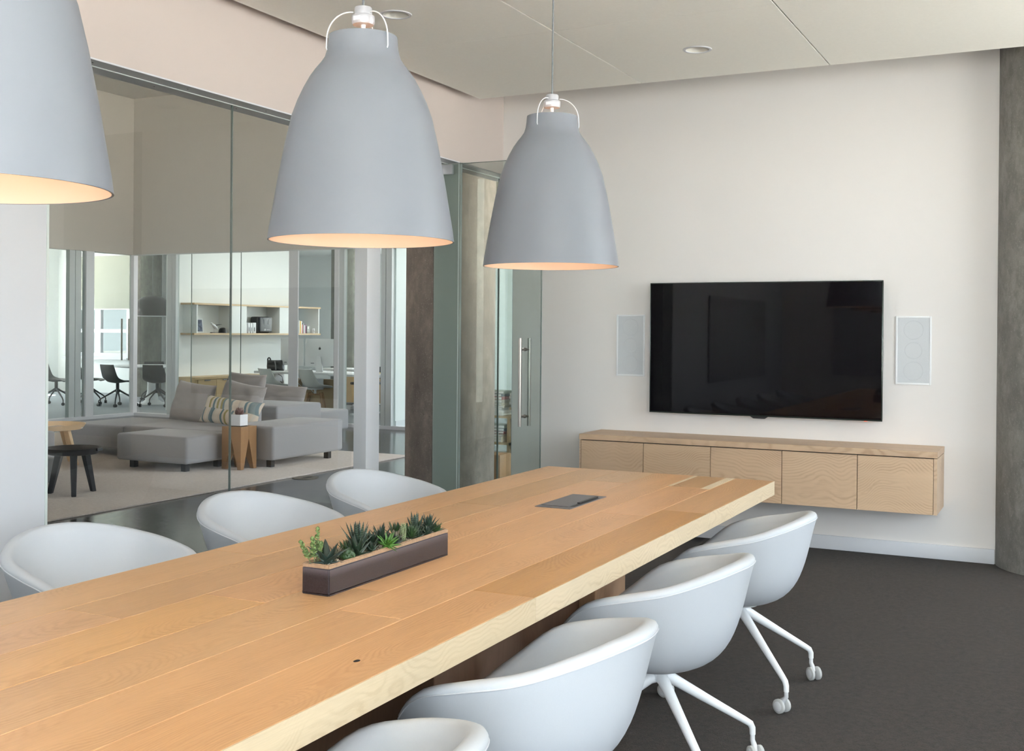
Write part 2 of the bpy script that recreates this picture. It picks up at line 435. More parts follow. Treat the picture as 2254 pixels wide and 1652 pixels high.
def tree_of(root):
    allo = list(COL.objects); d = {}
    for c in allo:
        if c.parent is not None: d.setdefault(c.parent.name, []).append(c)
    return d
def dup(root, loc, rz=None, label=None, group=None, tree=None):
    tree = tree or tree_of(root)
    def rec(o, par):
        c = o.copy(); COL.objects.link(c)
        if par is not None: c.parent = par
        for k in tree.get(o.name, []): rec(k, c)
        return c
    r = rec(root, None); r.location = loc
    if rz is not None: r.rotation_euler = (0, 0, rz)
    if label: r['label'] = label
    if group: r['group'] = group
    return r

# =================================================================== THE SETTING
D = 7.797; WX = -3.98
# ---- floors
box('floor', (WX-0.15, -1.95, -0.12), (2.75, 8.1, 0.0), m_carpet, kind='structure')
box('floor', (-14.25, -2.2, -0.12), (WX-0.151, 14.0, -0.001), m_floorL, kind='structure')
box('floor', (WX-0.15, 8.101, -0.12), (-0.85, 14.0, -0.001), m_floorL, kind='structure')
box('floor', (-21.2, 8.8, -0.12), (-14.251, 24.2, -0.001), m_carpB, kind='structure')
box('floor', (-14.25, 14.001, -0.12), (-0.85, 24.2, -0.001), m_carpB, kind='structure')
box('ground', (-70, -40, -0.6), (60, 80, -0.4), m_ground, kind='structure')
# ---- meeting room shell
wb_ = struct('wall_back')
box('panel', (WX-0.15, -1.95, 0), (-0.8, -1.8, 3.6), m_wall, wb_)
box('panel', (2.5, -1.95, 0), (2.75, -1.8, 3.6), m_wall, wb_)
box('sill_panel', (-0.8, -1.95, 0), (2.5, -1.8, .30), m_wall, wb_)
box('head_panel', (-0.8, -1.95, 3.1), (2.5, -1.8, 3.6), m_wall, wb_)
wt = struct('wall_television')
box('panel', (-3.885, D, 0), (-0.39, D+0.15, 2.684), m_wall, wt)
box('panel', (WX+.0005, D, 2.684), (-0.39, D+0.15, 3.6), m_wall, wt)
box('return_panel', (-0.43, D+0.1505, 0), (2.75, D+0.30, 3.6), m_wall, wt)
wlft = struct('wall_left')
box('solid_panel', (WX-0.223, -1.8, 0), (WX, 3.449, 3.6), m_white, wlft)
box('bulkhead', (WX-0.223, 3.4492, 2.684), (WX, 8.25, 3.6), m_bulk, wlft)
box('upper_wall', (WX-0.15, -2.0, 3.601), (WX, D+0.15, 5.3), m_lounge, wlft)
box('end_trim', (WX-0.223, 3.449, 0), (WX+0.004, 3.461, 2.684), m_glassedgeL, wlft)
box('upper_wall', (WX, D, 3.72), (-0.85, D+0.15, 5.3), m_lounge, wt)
# right window wall out of frame; unseen back window added for its light
wr = struct('wall_right')
XR = 2.6
opens = [(-1.3, 0.9), (4.5, 7.2)]
ZS, ZH = 0.85, 3.10
box('sill_panel', (XR, -1.8, 0), (XR+.15, 8.1, ZS), m_white, wr)
box('head_panel', (XR, -1.8, ZH), (XR+.15, 8.1, 3.6), m_white, wr)
for a, b in zip([-1.8]+[o[1] for o in opens], [o[0] for o in opens]+[8.1]):
    box('pier', (XR, a, ZS), (XR+.15, b, ZH), m_white, wr)
for i, (a, b) in enumerate(opens):
    w = struct('window_%d' % (i+3), (XR+.07, a, ZS))
    boxes('window_frame', [((XR+.04, a, ZS), (XR+.11, b, ZS+.06)), ((XR+.04, a, ZH-.06), (XR+.11, b, ZH)), ((XR+.04, a, ZS), (XR+.11, a+.06, ZH)), ((XR+.04, b-.06, ZS), (XR+.11, b, ZH)),
                           ((XR+.05, (a+b)/2-.03, ZS), (XR+.10, (a+b)/2+.03, ZH))], m_frame, w, (XR+.07, a, ZS))
    box('pane', (XR+.07, a+.06, ZS+.06), (XR+.076, b-.06, ZH-.06), g_win, w)
    portal('daylight_portal', XR+.16, (a+b)/2, (ZS+ZH)/2, -1, 0, b-a, ZH-ZS)
ZB, ZT = .30, 3.10
w = struct('window_7', (.85, -1.87, ZB))
boxes('window_frame', [((-.8, -1.91, ZB), (2.5, -1.84, ZB+.06)), ((-.8, -1.91, ZT-.06), (2.5, -1.84, ZT)), ((-.8, -1.91, ZB), (-.74, -1.84, ZT)), ((2.44, -1.91, ZB), (2.5, -1.84, ZT))], m_frame, w, (.85, -1.87, ZB))
box('pane', (-.74, -1.88, ZB+.06), (2.44, -1.874, ZT-.06), g_win, w)
portal('daylight_portal', .85, -1.96, (ZB+ZT)/2, 0, 1, 3.3, ZT-ZB)
box('baseboard_television', (-3.884, D-0.016, 0), (-0.431, D, 0.094), m_white, bevel=0.003, kind='structure')
box('baseboard_left', (WX, -1.8, 0), (WX+0.016, 3.44, 0.094), m_white, bevel=0.003, kind='structure')
box('baseboard_back', (WX+.02, -1.8, 0), (2.58, -1.784, 0.094), m_white, bevel=0.003, kind='structure')
# ---- suspended ceiling of separate panels
CZ = 3.148
ce = struct('ceiling', (0, 0, CZ))
xs = [-3.862, -2.62, -1.376, -0.12, 1.12, 2.36]; ys = [7.187, 5.74, 4.29, 2.84, 1.39, -0.06, -1.5]
box('deck', (WX, -1.8, 3.60), (2.75, D, 3.72), m_deck, ce)
box('backing', (xs[0]+.03, ys[-1]+.03, CZ+0.10), (xs[-1]-.03, ys[0]-.03, CZ+0.12), M('gap_backing', (0.34, 0.31, 0.22), 0.9), ce)
holes = [(-3.246, 5.084), (-2.011, 6.47)]
def holed_panel(lo, hi, c, r, parent):
    bm = bmesh.new(); og = (Vector(lo)+Vector(hi))/2
    q = [bm.verts.new((x-og.x, y-og.y, lo[2]-og.z)) for x, y in ((lo[0], lo[1]), (hi[0], lo[1]), (hi[0], hi[1]), (lo[0], hi[1]))]
    h = [bm.verts.new((c[0]+r*cos(2*pi*k/40)-og.x, c[1]+r*sin(2*pi*k/40)-og.y, lo[2]-og.z)) for k in range(40)]
    es = [bm.edges.new((q[k], q[(k+1) % 4])) for k in range(4)]+[bm.edges.new((h[k], h[(k+1) % 40])) for k in range(40)]
    bmesh.ops.triangle_fill(bm, use_beauty=True, edges=es)
    r_ = bmesh.ops.extrude_face_region(bm, geom=list(bm.faces))
    for v in r_['geom']:
        if isinstance(v, bmesh.types.BMVert): v.co.z += hi[2]-lo[2]
    bmesh.ops.recalc_face_normals(bm, faces=bm.faces)
    return fin('ceiling_panel', bm, m_ceil, parent, og)
for i in range(len(xs)-1):
    for j in range(len(ys)-1):
        lo, hi = (xs[i]+.0045, ys[j+1]+.0012, CZ), (xs[i+1]-.0045, ys[j]-.0012, CZ+0.02)
        hh_ = [h for h in holes if lo[0] < h[0] < hi[0] and lo[1] < h[1] < hi[1]]
        if hh_: holed_panel(lo, hi, hh_[0], .070, ce)
        else: box('ceiling_panel', lo, hi, m_ceil, ce, bevel=0.0012, seg=1)
rims = [((xs[0], ys[-1], CZ-.001), (xs[0]+.004, ys[0], CZ+.07)), ((xs[0], ys[0]-.004, CZ-.001), (xs[-1], ys[0], CZ+.07))]
boxes('edge_trim', rims, m_ceil, ce, (xs[0], ys[0], CZ))
# ---- downlights
m_reflector = M('white_reflector', (0.62, 0.60, 0.55), 0.35)
dl = thing('downlight', 'round white recessed downlight in the ceiling panel behind the middle pendant', 'downlight', (-3.246, 5.084, CZ), 'recessed ceiling downlights')
lathe('trim_ring', [(0.0685, 0.0), (0.070, -0.004), (0.084, -0.004), (0.087, 0.0), (0.0685, 0.0)], (-3.246, 5.084, CZ), m_white, dl)
lathe('reflector', [(0.0695, -0.001), (0.067, 0.02), (0.058, 0.055), (0.045, 0.075)], (-3.246, 5.084, CZ), m_reflector, dl)
lathe('lens', [(0.047, 0.074), (0.0, 0.076)], (-3.246, 5.084, CZ), m_metalbox, dl)
dup(dl, (-2.011, 6.47, CZ), label='round white recessed downlight nearest the television wall')
# ---- the glass partition towards the lounge
gx = -4.094
w1 = struct('window_1', (gx, 3.45, 0))
for a, b in ((3.462, 4.771), (4.779, 5.922)):
    box('pane', (gx-.006, a, 0.012), (gx+.006, b, 2.70), g_main, w1)
box('joint', (gx-.0065, 4.7735, 0.012), (gx+.0065, 4.7775, 2.684), m_glassedge, w1)
box('header_bead', (gx+.006, 3.45, 2.676), (gx+.012, 8.25, 2.684), m_glassedgeL, w1)
box('header_bead', (WX-.006, 3.45, 2.678), (WX+.003, 7.1, 2.686), m_white, w1)
box('head_channel', (gx+.013, 3.45, 2.680), (WX-.006, 8.25, 2.6838), m_alu, w1)
box('head_channel', (WX-.223, 3.45, 2.680), (gx-.007, 8.25, 2.6838), m_alu, w1)
for y in [3.75+i*0.62 for i in range(4)]:
    cyl('screw', (WX-.055, y, 2.6805), (WX-.055, y, 2.6785), .004, m_black, w1, 8)
    cyl('screw', (WX-.165, y-.12, 2.6805), (WX-.165, y-.12, 2.6785), .004, m_black, w1, 8)
box('floor_channel', (gx-.02, 3.46, 0), (gx+.02, 5.92, 0.012), m_alu, w1)
box('post', (WX-.095, 5.923, 0), (WX, 6.074, 2.684), m_frame, w1, bevel=.002)
box('post', (WX-.21, 7.135, 0), (WX-.02, 7.18, 2.684), m_frame_far, w1)
box('jamb_panel', (WX-.22, 7.121, 0), (WX-.003, 7.134, 2.70), M('grey_green_jamb', (0.60, 0.60, 0.57), 0.5), w1)
box('pane', (gx-.006, 7.185, .012), (gx+.006, 7.954, 2.70), g_main, w1)
box('joint', (gx-.007, 7.9545, .012), (gx+.007, 7.9605, 2.684), m_glassedge, w1)
box('pane', (gx-.006, 7.961, .012), (gx+.006, 8.23, 2.70), g_main, w1)
box('return_pane', (gx+.007, 8.10, .012), (-3.892, 8.112, 2.70), g_main, w1)
box('wall_end_stile', (-3.891, D+.001, 0), (-3.8855, D+.149, 2.684), m_white, w1)
# glass door standing open at a right angle to the partition
d1 = struct('door_1', (WX-.15, 7.107, 0))
box('glass_leaf', (-4.194, 7.101, 0.01), (-3.322, 7.113, 2.672), g_leaf, d1)
box('leaf_edge', (-3.3218, 7.1005, 0.01), (-3.317, 7.1135, 2.672), m_glassedge, d1)
box('leaf_top_edge', (-3.98, 7.1005, 2.6722), (-3.317, 7.1135, 2.675), m_glassedge, d1)
box('hinge_edge', (-3.985, 7.0995, 0.01), (-3.981, 7.101, 2.672), m_glassedgeL, d1)
box('pivot_fitting', (-4.19, 7.085, 2.60), (-4.035, 7.129, 2.668), m_alu, d1, bevel=.002)
box('pivot_fitting', (-4.19, 7.085, 0.008), (-4.035, 7.129, 0.07), m_alu, d1, bevel=.002)
hx, hy = -3.455, 7.107
h = cyl('pull_bar', (hx, hy-.055, 0.795), (hx, hy-.055, 1.416), .0125, m_steel, d1, 20)
cyl('pull_bar', (hx+.018, hy+.055, 0.795), (hx+.018, hy+.055, 1.416), .0125, m_steel, d1, 20)
for z in (0.865, 1.335):
    cyl('standoff', (hx, hy-.055, z), (hx+.018, hy+.055, z), .008, m_steel, d1, 12)
    cyl('standoff_collar', (hx+.003, hy-.014, z), (hx+.009, hy+.014, z), .013, m_steel, d1, 16)
# ---- lounge shell
LZ = 5.3; YB = 14.0; XL = -14.1; HZ = 2.69
wlo = struct('wall_lounge')
box('upper_wall', (XL-.15, YB, HZ), (-0.85, YB+.15, LZ), m_lounge, wlo)
box('upper_wall', (XL-.15, -2.2, HZ), (XL, YB, LZ), m_lounge, wlo)
box('end_panel', (XL-.15, 6.0, 0), (XL, 11.0, HZ), m_lounge, wlo)
box('south_panel', (XL, -2.2, 0), (WX-.15, -2.05, .6), m_lounge, wlo)
box('south_panel', (XL, -2.2, 4.0), (WX-.15, -2.05, LZ), m_lounge, wlo)
for x0, x1 in ((-14.1, -13.9), (-11.1, WX-.15)):
    box('south_pier', (x0, -2.2, .6), (x1, -2.05, 4.0), m_lounge, wlo)
portal('daylight_portal', -12.5, -2.21, 2.3, 0, 1, 2.8, 3.4)  # unseen south opening, added to brighten the lounge

box('east_panel', (-1.0, D+.3, 0), (-0.85, YB, 0.5), m_lounge, wlo)
box('east_panel', (-1.0, D+.3, 3.9), (-0.85, YB, LZ), m_lounge, wlo)
box('south_panel', (XL-.15, -2.2, 0), (XL, 5.999, HZ), m_lounge, wlo)
for y0, y1 in ((D+.3, 8.6), (10.9, 11.3), (13.5, YB)):
    box('east_pier', (-1.0, y0, .5), (-0.85, y1, 3.9), m_lounge, wlo)
box('ceiling', (XL-.15, -2.2, LZ), (-0.85, YB+.15, LZ+.15), M('lounge_ceiling_paint', (0.60, 0.58, 0.54), 0.9), kind='structure')
portal('daylight_portal', -0.84, 9.75, 2.2, -1, 0, 2.3, 3.4)
portal('daylight_portal', -0.84, 12.4, 2.2, -1, 0, 2.2, 3.4)
# ---- far glass lines
w2 = struct('window_2', (XL, YB, 0))
for a, b in ((-14.0, -13.36), (-13.17, -12.889), (-12.879, -11.862), (-11.852, -10.89), (-10.71, -10.05), (-9.83, -9.63), (-9.6, -9.18), (-8.97, -7.32), (-7.31, -4.4)):
    box('pane', (a, YB+.07, .06), (b, YB+.08, HZ), g_far, w2)
for x in (-12.884, -11.857, -7.315):
    box('joint', (x-.004, YB+.069, .06), (x+.004, YB+.081, HZ), m_glassedge, w2)
box('joint', (-10.046, YB+.06, .03), (-10.034, YB+.09, HZ), m_black, w2)
for a, b in ((-13.355, -13.26), (-13.255, -13.172)):
    box('post', (a, YB+.02, 0), (b, YB+.10, HZ), m_frame_far, w2)
box('post', (-10.889, YB+.045, 0), (-10.715, YB+.068, HZ), m_frame, w2)
box('post', (-10.0, YB+.0, 0), (-9.925, YB+.10, HZ), m_frame, w2)
box('post', (-9.922, YB+.02, 0), (-9.834, YB+.10, HZ), m_frame_far, w2)
for a, b in ((-9.17, -9.095), (-9.085, -8.985)):
    box('post', (a, YB+.02, 0), (b, YB+.10, HZ), m_frame_far, w2)
box('post', (XL-.07, YB-.0, 0), (XL+.02, YB+.09, HZ), m_frame, w2)
box('post', (-14.20, 12.69, 0), (-14.12, 12.80, HZ), m_frame_far, w2)
box('post', (-14.20, 12.81, 0), (-14.12, 12.925, HZ), m_frame_far, w2)
box('post', (-14.24, 12.93, 0), (-14.23, 13.0, HZ), m_frame_far, w2)
box('post', (-14.18, 12.997, 0), (-14.09, 13.16, HZ), m_frame, w2)
for a, b in ((11.0, 12.69), (12.935, 12.99), (13.165, 13.98)):
    box('pane', (XL-.03, a, .06), (XL-.02, b, HZ), g_far, w2)
box('floor_rail', (XL-.03, 11.0, 0), (XL+.04, YB, .05), m_white, w2)
box('floor_rail', (XL+.04, YB, 0), (-0.85, YB+.09, .05), m_white, w2)
box('head_rail', (XL+.02, YB-.004, HZ-.012), (-0.85, YB, HZ+.006), m_frame_far, w2)
box('pull_bar', (-14.06, 13.86, .93), (-14.04, 13.88, 1.62), m_steel, w2)
box('pull_bar', (-14.16, 13.80, .93), (-14.14, 13.82, 1.62), m_steel, w2)
# ---- rooms behind the far glass
wf = struct('wall_office')
RZ = 3.4
box('ceiling', (-21.2, 8.8, RZ), (-14.251, 24.2, RZ+.1), m_office, kind='structure')
box('ceiling', (-14.25, YB+.151, RZ), (-0.85, 24.2, RZ+.1), m_office, kind='structure')
box('shelf_wall', (-14.58, 15.28, 0), (-14.43, 18.92, RZ), m_office, wf)
box('partition', (-9.06, YB+.10, 0), (-8.96, 20.0, RZ), m_office, wf)
box('partition_baseboard', (-8.96, YB+.10, 0), (-8.945, 20.0, .12), m_white, wf)
box('side_wall', (-21.2, 8.8, 0), (-14.25, 8.95, RZ), m_office, wf)
box('divider_wall', (-21.2, 11.9, 0), (-14.4, 12.0, RZ), m_lounge, wf)
# window wall of the round-table room (plane Y = 18.6) with one sash window in view
yw = 18.6
box('window_wall', (-21.05, yw, 0), (-15.1, yw+.2, .80), m_office, wf)
box('window_wall', (-21.05, yw, 3.15), (-15.1, yw+.2, RZ), m_office, wf)
for a, b in ((-18.86, -15.1), (-21.05, -20.75)):
    box('window_wall', (a, yw, .80), (b, yw+.2, 3.15), m_office, wf)
portal('daylight_portal', -19.8, yw+.21, 1.97, 0, -1, 1.9, 2.35)
box('west_wall', (-21.2, 8.95, 0), (-21.05, 24.2, .8), m_office, wf)
box('west_wall', (-21.2, 8.95, 3.1), (-21.05, 24.2, RZ), m_office, wf)
for a, b in ((8.95, 12.4), (14.0, 15.9), (17.7, 24.2)):
    box('west_wall', (-21.2, a, .8), (-21.05, b, 3.1), m_office, wf)
portal('daylight_portal', -21.21, 13.2, 1.95, 1, 0, 1.6, 2.3)
portal('daylight_portal', -21.21, 16.8, 1.95, 1, 0, 1.8, 2.3)
w6 = struct('window_6', (-19.3, yw, .8))
fr = []
for x0, x1 in ((-19.83, -18.86), (-20.75, -19.83)):
    fr += [((x0, yw+.03, .80), (x0+.09, yw+.12, 3.15)), ((x1-.09, yw+.03, .80), (x1, yw+.12, 3.15)), ((x0+.0901, yw+.031, .80), (x1-.0901, yw+.119, .90)),
           ((x0+.09, yw+.035, 1.36), (x1-.09, yw+.115, 1.44)), ((x0+.0901, yw+.031, 3.05), (x1-.0901, yw+.119, 3.15))]
boxes('sash_frame', fr, m_white, w6, (-19.3, yw, .8))
box('pane', (-20.66, yw+.07, .9), (-18.95, yw+.075, 3.05), g_win, w6)
box('sill', (-20.8, yw-.12, .76), (-18.8, yw, .80), m_white, w6)
bl = thing('roller_blind', 'pale green roller blind half lowered over the sash window', 'blind', (-19.8, yw-.03, 3.12))
box('cloth', (-20.75, yw-.032, 1.90), (-18.80, yw-.028, 3.12), m_shadecloth, bl)
box('hem_bar', (-20.75, yw-.037, 1.875), (-18.80, yw-.023, 1.90), m_white, bl)
cyl('roller', (-20.75, yw-.035, 3.12), (-18.80, yw-.035, 3.12), .03, m_white, bl)
# back wall of the office
box('back_wall', (-15.1, 24.0, 0), (-0.85, 24.2, .9), m_office, wf)
box('back_wall', (-15.1, 24.0, 3.1), (-0.85, 24.2, RZ), m_office, wf)
for a, b in ((-15.1, -14.0), (-10.9, -10.5), (-7.4, -5.5), (-1.6, -0.85)):
    box('back_wall', (a, 24.0, .9), (b, 24.2, 3.1), m_office, wf)
box('back_wall', (-21.05, 24.0, 0), (-15.1, 24.2, RZ), m_office, wf)
portal('daylight_portal', -12.45, 24.21, 2.0, 0, -1, 3.1, 2.2)
portal('daylight_portal', -8.95, 24.21, 2.0, 0, -1, 3.1, 2.2)
portal('daylight_portal', -3.5, 24.21, 2.0, 0, -1, 3.8, 2.2)
box('east_wall', (-1.0, YB+.16, 0), (-0.85, 24.0, RZ), m_office, wf)
m_fill = M('added_fill_panel', (.9, .9, .9), .5, emit=(1.0, .98, .94), es=8)  # unseen glowing panels added to brighten the far rooms
for k, (x, y) in enumerate(((-7.7, 15.6), (-12.9, 16.6), (-12.9, 20.0), (-10.6, 16.6), (-10.6, 20.0), (-6.5, 16.6))):
    f_ = thing('fill_light', ('added linear fill light behind the right glass bay', 'added linear fill light nearest the shelf in the office', 'added linear fill light at the rear of the office by the shelf', 'added linear fill light over the adjustable desk', 'rear right added linear fill light of the office', 'added linear fill light of the room right of the office', 'added linear fill light of the round-table room')[k], 'lamp', (x, y, RZ), 'added office fill lights')
    box('housing', (x-.16, y-1.2, RZ-.07), (x+.16, y+1.2, RZ), m_white, f_)
    box('fill_diffuser', (x-.15, y-1.18, RZ-.075), (x+.15, y+1.18, RZ-.0702), m_fill, f_)
# ---- concrete columns
def column(name, x, y, r, z1, m, label):
    lathe_o = lathe(name, [(0, 0), (r, 0), (r, z1), (0, z1)], (x, y, 0), m, None, 64)
    return tag(lathe_o, label, 'column')
column('concrete_column', 0.006, 7.87, 0.44, 3.6, m_conc2, 'round grey concrete column at the right end of the television wall')
column('concrete_column', -4.80, 8.43, 0.385, 5.3, m_conc, 'brown grey round concrete column standing behind the open glass door')
column('concrete_column', -13.95, 20.0, 0.34, RZ, m_conc3, 'mottled concrete column at the right end of the office shelf wall')
column('concrete_column', -17.95, 18.2, 0.33, RZ, m_conc3, 'pale concrete column behind the black dome pendant')

# =================================================================== MAIN FURNITURE
# ---- conference table
TT = 0.745; TX0, TX1, TY0, TY1 = -2.496, -1.288, 0.12, 5.45
tb = thing('conference_table', 'long solid oak conference table of wide planks on dark wooden bases tinted for shade', 'table', ((TX0+TX1)/2, 2.785, 0))
pe = [-2.496, -2.292, -2.092, -1.890, -1.680, -1.480, -1.2905]
joints = [[0.12, 1.05, 2.83, 5.45], [0.12, 2.05, 4.1, 5.45], [0.12, 1.4, 2.345, 5.02, 5.45], [0.12, 2.6, 5.45], [0.12, 0.9, 2.375, 4.15, 5.03, 5.45], [0.12, 2.735, 4.33, 5.45]]
tints = [[(.98, .97, .95), (1.02, 1.0, .98), (1.05, 1.02, 1.0)], [(1.03, 1.0, 1.0), (.97, .95, .93), (.95, .93, .88)], [(1, 1, .98), (1.04, .99, .88), (1.07, 1.02, .99), (.98, .98, .96)],
         [(1.0, .97, .93), (1.06, 1.0, .95)], [(1.0, .96, .90), (1.0, .95, .90), (1.04, .98, .93), (1.07, 1.0, .96), (.95, .93, .90)], [(1.0, .93, .86), (.90, .82, .68), (1.02, .98, .94)]]
for i in range(6):
    for k, (a, b) in enumerate(zip(joints[i], joints[i][1:])):
        box('plank', (pe[i]+.0006, a+.0004, TT-.066), (pe[i+1]-.0006, b-.0004, TT), m_plank, tb, bevel=.0012, seg=1, color=tuple(1+(c-1)*1.5+d for c, d in zip(tints[i][k], (.0, .0, .0))))
box('core_board', (TX0+.004, TY0+.004, TT-.064), (TX1-.006, TY1-.004, TT-.0022), M('pale_glue_line', (0.92, 0.80, 0.62), 0.6), tb)
for k, (a, b) in enumerate(((TY0, 2.735), (2.736, TY1))):
    box('edge_band', (TX1-.0025, a, TT-.067), (TX1+.001, b, TT-.0004), m_edge, tb, color=((.96, .94, .90), (1.04, 1.03, 1.02))[k])
    box('edge_band', (TX0-.001, a, TT-.067), (TX0+.0025, b, TT-.0004), m_edge, tb)
box('edge_band', (TX0, TY1-.001, TT-.067), (TX1, TY1+.002, TT-.0004), m_cons, tb)
box('inlay_strip', (-1.690, 5.03, TT-.002), (-1.672, 5.448, TT+.0003), m_edge, tb, color=(1.12, 1.12, 1.12))
box('inlay_strip', (-1.525, 5.01, TT-.002), (-1.482, 5.449, TT+.0003), m_edge, tb, color=(1.15, 1.15, 1.15))
kn = lathe('knot', [(0, .0004), (.006, .0004), (.0065, 0)], (-1.382, 2.028, TT), m_black, tb, 12); kn.scale = (1, 1.6, 1)
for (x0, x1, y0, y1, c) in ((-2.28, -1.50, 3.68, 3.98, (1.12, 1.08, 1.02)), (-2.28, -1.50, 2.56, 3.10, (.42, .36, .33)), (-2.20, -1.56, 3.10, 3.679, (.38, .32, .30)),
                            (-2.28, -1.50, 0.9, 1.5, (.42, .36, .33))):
    box('base_panel', (x0, y0, 0), (x1, y1, TT-.068), m_plinth, tb, bevel=.002, seg=1, color=c)  # near bases tinted darker for the shade under the table
# power box let into the top
pb = thing('cable_box', 'flat grey metal power and cable box set in the oak table top', 'cable box', (-1.885, 4.355, TT))
box('plate', (-1.965, 4.158, TT-.002), (-1.806, 4.552, TT+.0025), m_metalbox, pb, bevel=.001, seg=1)
box('lid', (-1.955, 4.20, TT+.0025), (-1.835, 4.51, TT+.0045), m_metalbox, pb, bevel=.0008, seg=1)
box('cable_slot', (-1.832, 4.22, TT+.0024), (-1.812, 4.49, TT+.0032), m_black, pb)
box('brush_strip', (-1.836, 4.30, TT+.0030), (-1.824, 4.50, TT+.0075), m_black, pb)

# ---- floating console
cs = thing('media_console', 'wall-hung pale elm media console with five doors below the television', 'cabinet', (-1.94, 7.6, .345))
CY = D-.42
box('carcass', (-3.13, CY+.022, .349), (-0.745, D-.001, .693), m_dark, cs)
box('end_panel', (-0.758, CY+.0, .345), (-0.738, D-.001, .694), m_cons, cs)
box('end_panel', (-3.137, CY+.0, .345), (-3.127, D-.001, .694), m_cons, cs)
box('bottom_panel', (-3.126, CY+.023, .345), (-0.759, D-.001, .349), m_cons, cs)
box('top_slab', (-3.139, CY-.004, .698), (-0.736, D-.001, .737), m_cons, cs, bevel=.0015, seg=1, color=(.97, .95, .93))
dx = [-3.126, -2.656, -2.177, -1.696, -1.217, -0.759]
for k, (a, b) in enumerate(zip(dx, dx[1:])):
    box('door', (a+.0022, CY-.0, .345), (b-.0022, CY+.019, .692), m_cons, cs, bevel=.001, seg=1, color=((.92, .90, .88), (.95, .93, .90), (1, .97, .94), (1.02, 1, .98), (1.02, 1.0, .97))[k])

# ---- television
tv = thing('television', 'large black flat television mounted on the pale wall', 'television', (-1.925, D-.05, .887))
box('housing', (-2.728, D-.075, .892), (-1.120, D-.030, 1.813), m_black, tv, bevel=.006)
box('wall_mount', (-2.3, D-.031, 1.1), (-1.55, D-.001, 1.6), m_black, tv)
box('bezel', (-2.734, D-.083, .886), (-1.115, D-.074, 1.819), M('dark_bezel', (0.03, 0.04, 0.035), .25, .4), tv, bevel=.002)
box('screen', (-2.727, D-.0846, .896), (-1.122, D-.0828, 1.812), m_screen, tv)
prism('logo_plate', [(-2.00, .888), (-1.87, .888), (-1.895, .872), (-1.975, .872)], D-.082, D-.066, m_black, tv, 'Y', bevel=.001)
box('status_light', (-1.232, D-.078, .8835), (-1.212, D-.070, .886), M('red_led', (0.5, .05, .03), .4, emit=(1, .12, .05), es=1.5), tv)

# ---- in-wall speakers
def speaker(x0, x1, z0, z1, label):
    s = thing('wall_speaker', label, 'speaker', ((x0+x1)/2, D, (z0+z1)/2), 'in-wall speakers beside the television')
    f = .012
    boxes('frame', [((x0, D-.009, z0), (x0+f, D, z1)), ((x1-f, D-.009, z0), (x1, D, z1)), ((x0+f, D-.009, z0), (x1-f, D, z0+f)), ((x0+f, D-.009, z1-f), (x1-f, D, z1))],
          m_spk, s, ((x0+x1)/2, D, (z0+z1)/2), bevel=.002)
    box('grille', (x0+f, D-.006, z0+f), (x1-f, D-.001, z1-f), m_grille, s)
    cx = (x0+x1)/2; cz = (z0+z1)/2
    for k, r in ((1, .062), (0, .055), (-1, .062)):
        o = lathe('driver', [(r-.003, .0), (r-.0015, .0008), (r, .0)], (cx, D-.0061, cz+k*.135), m_cone, s, 32)
        o.rotation_euler = (pi/2, 0, 0)
    return s
speaker(-3.022, -2.801, 1.140, 1.592, 'white rectangular in-wall speaker left of the television')
speaker(-1.046, -0.821, 1.132, 1.583, 'white rectangular in-wall speaker right of the television')

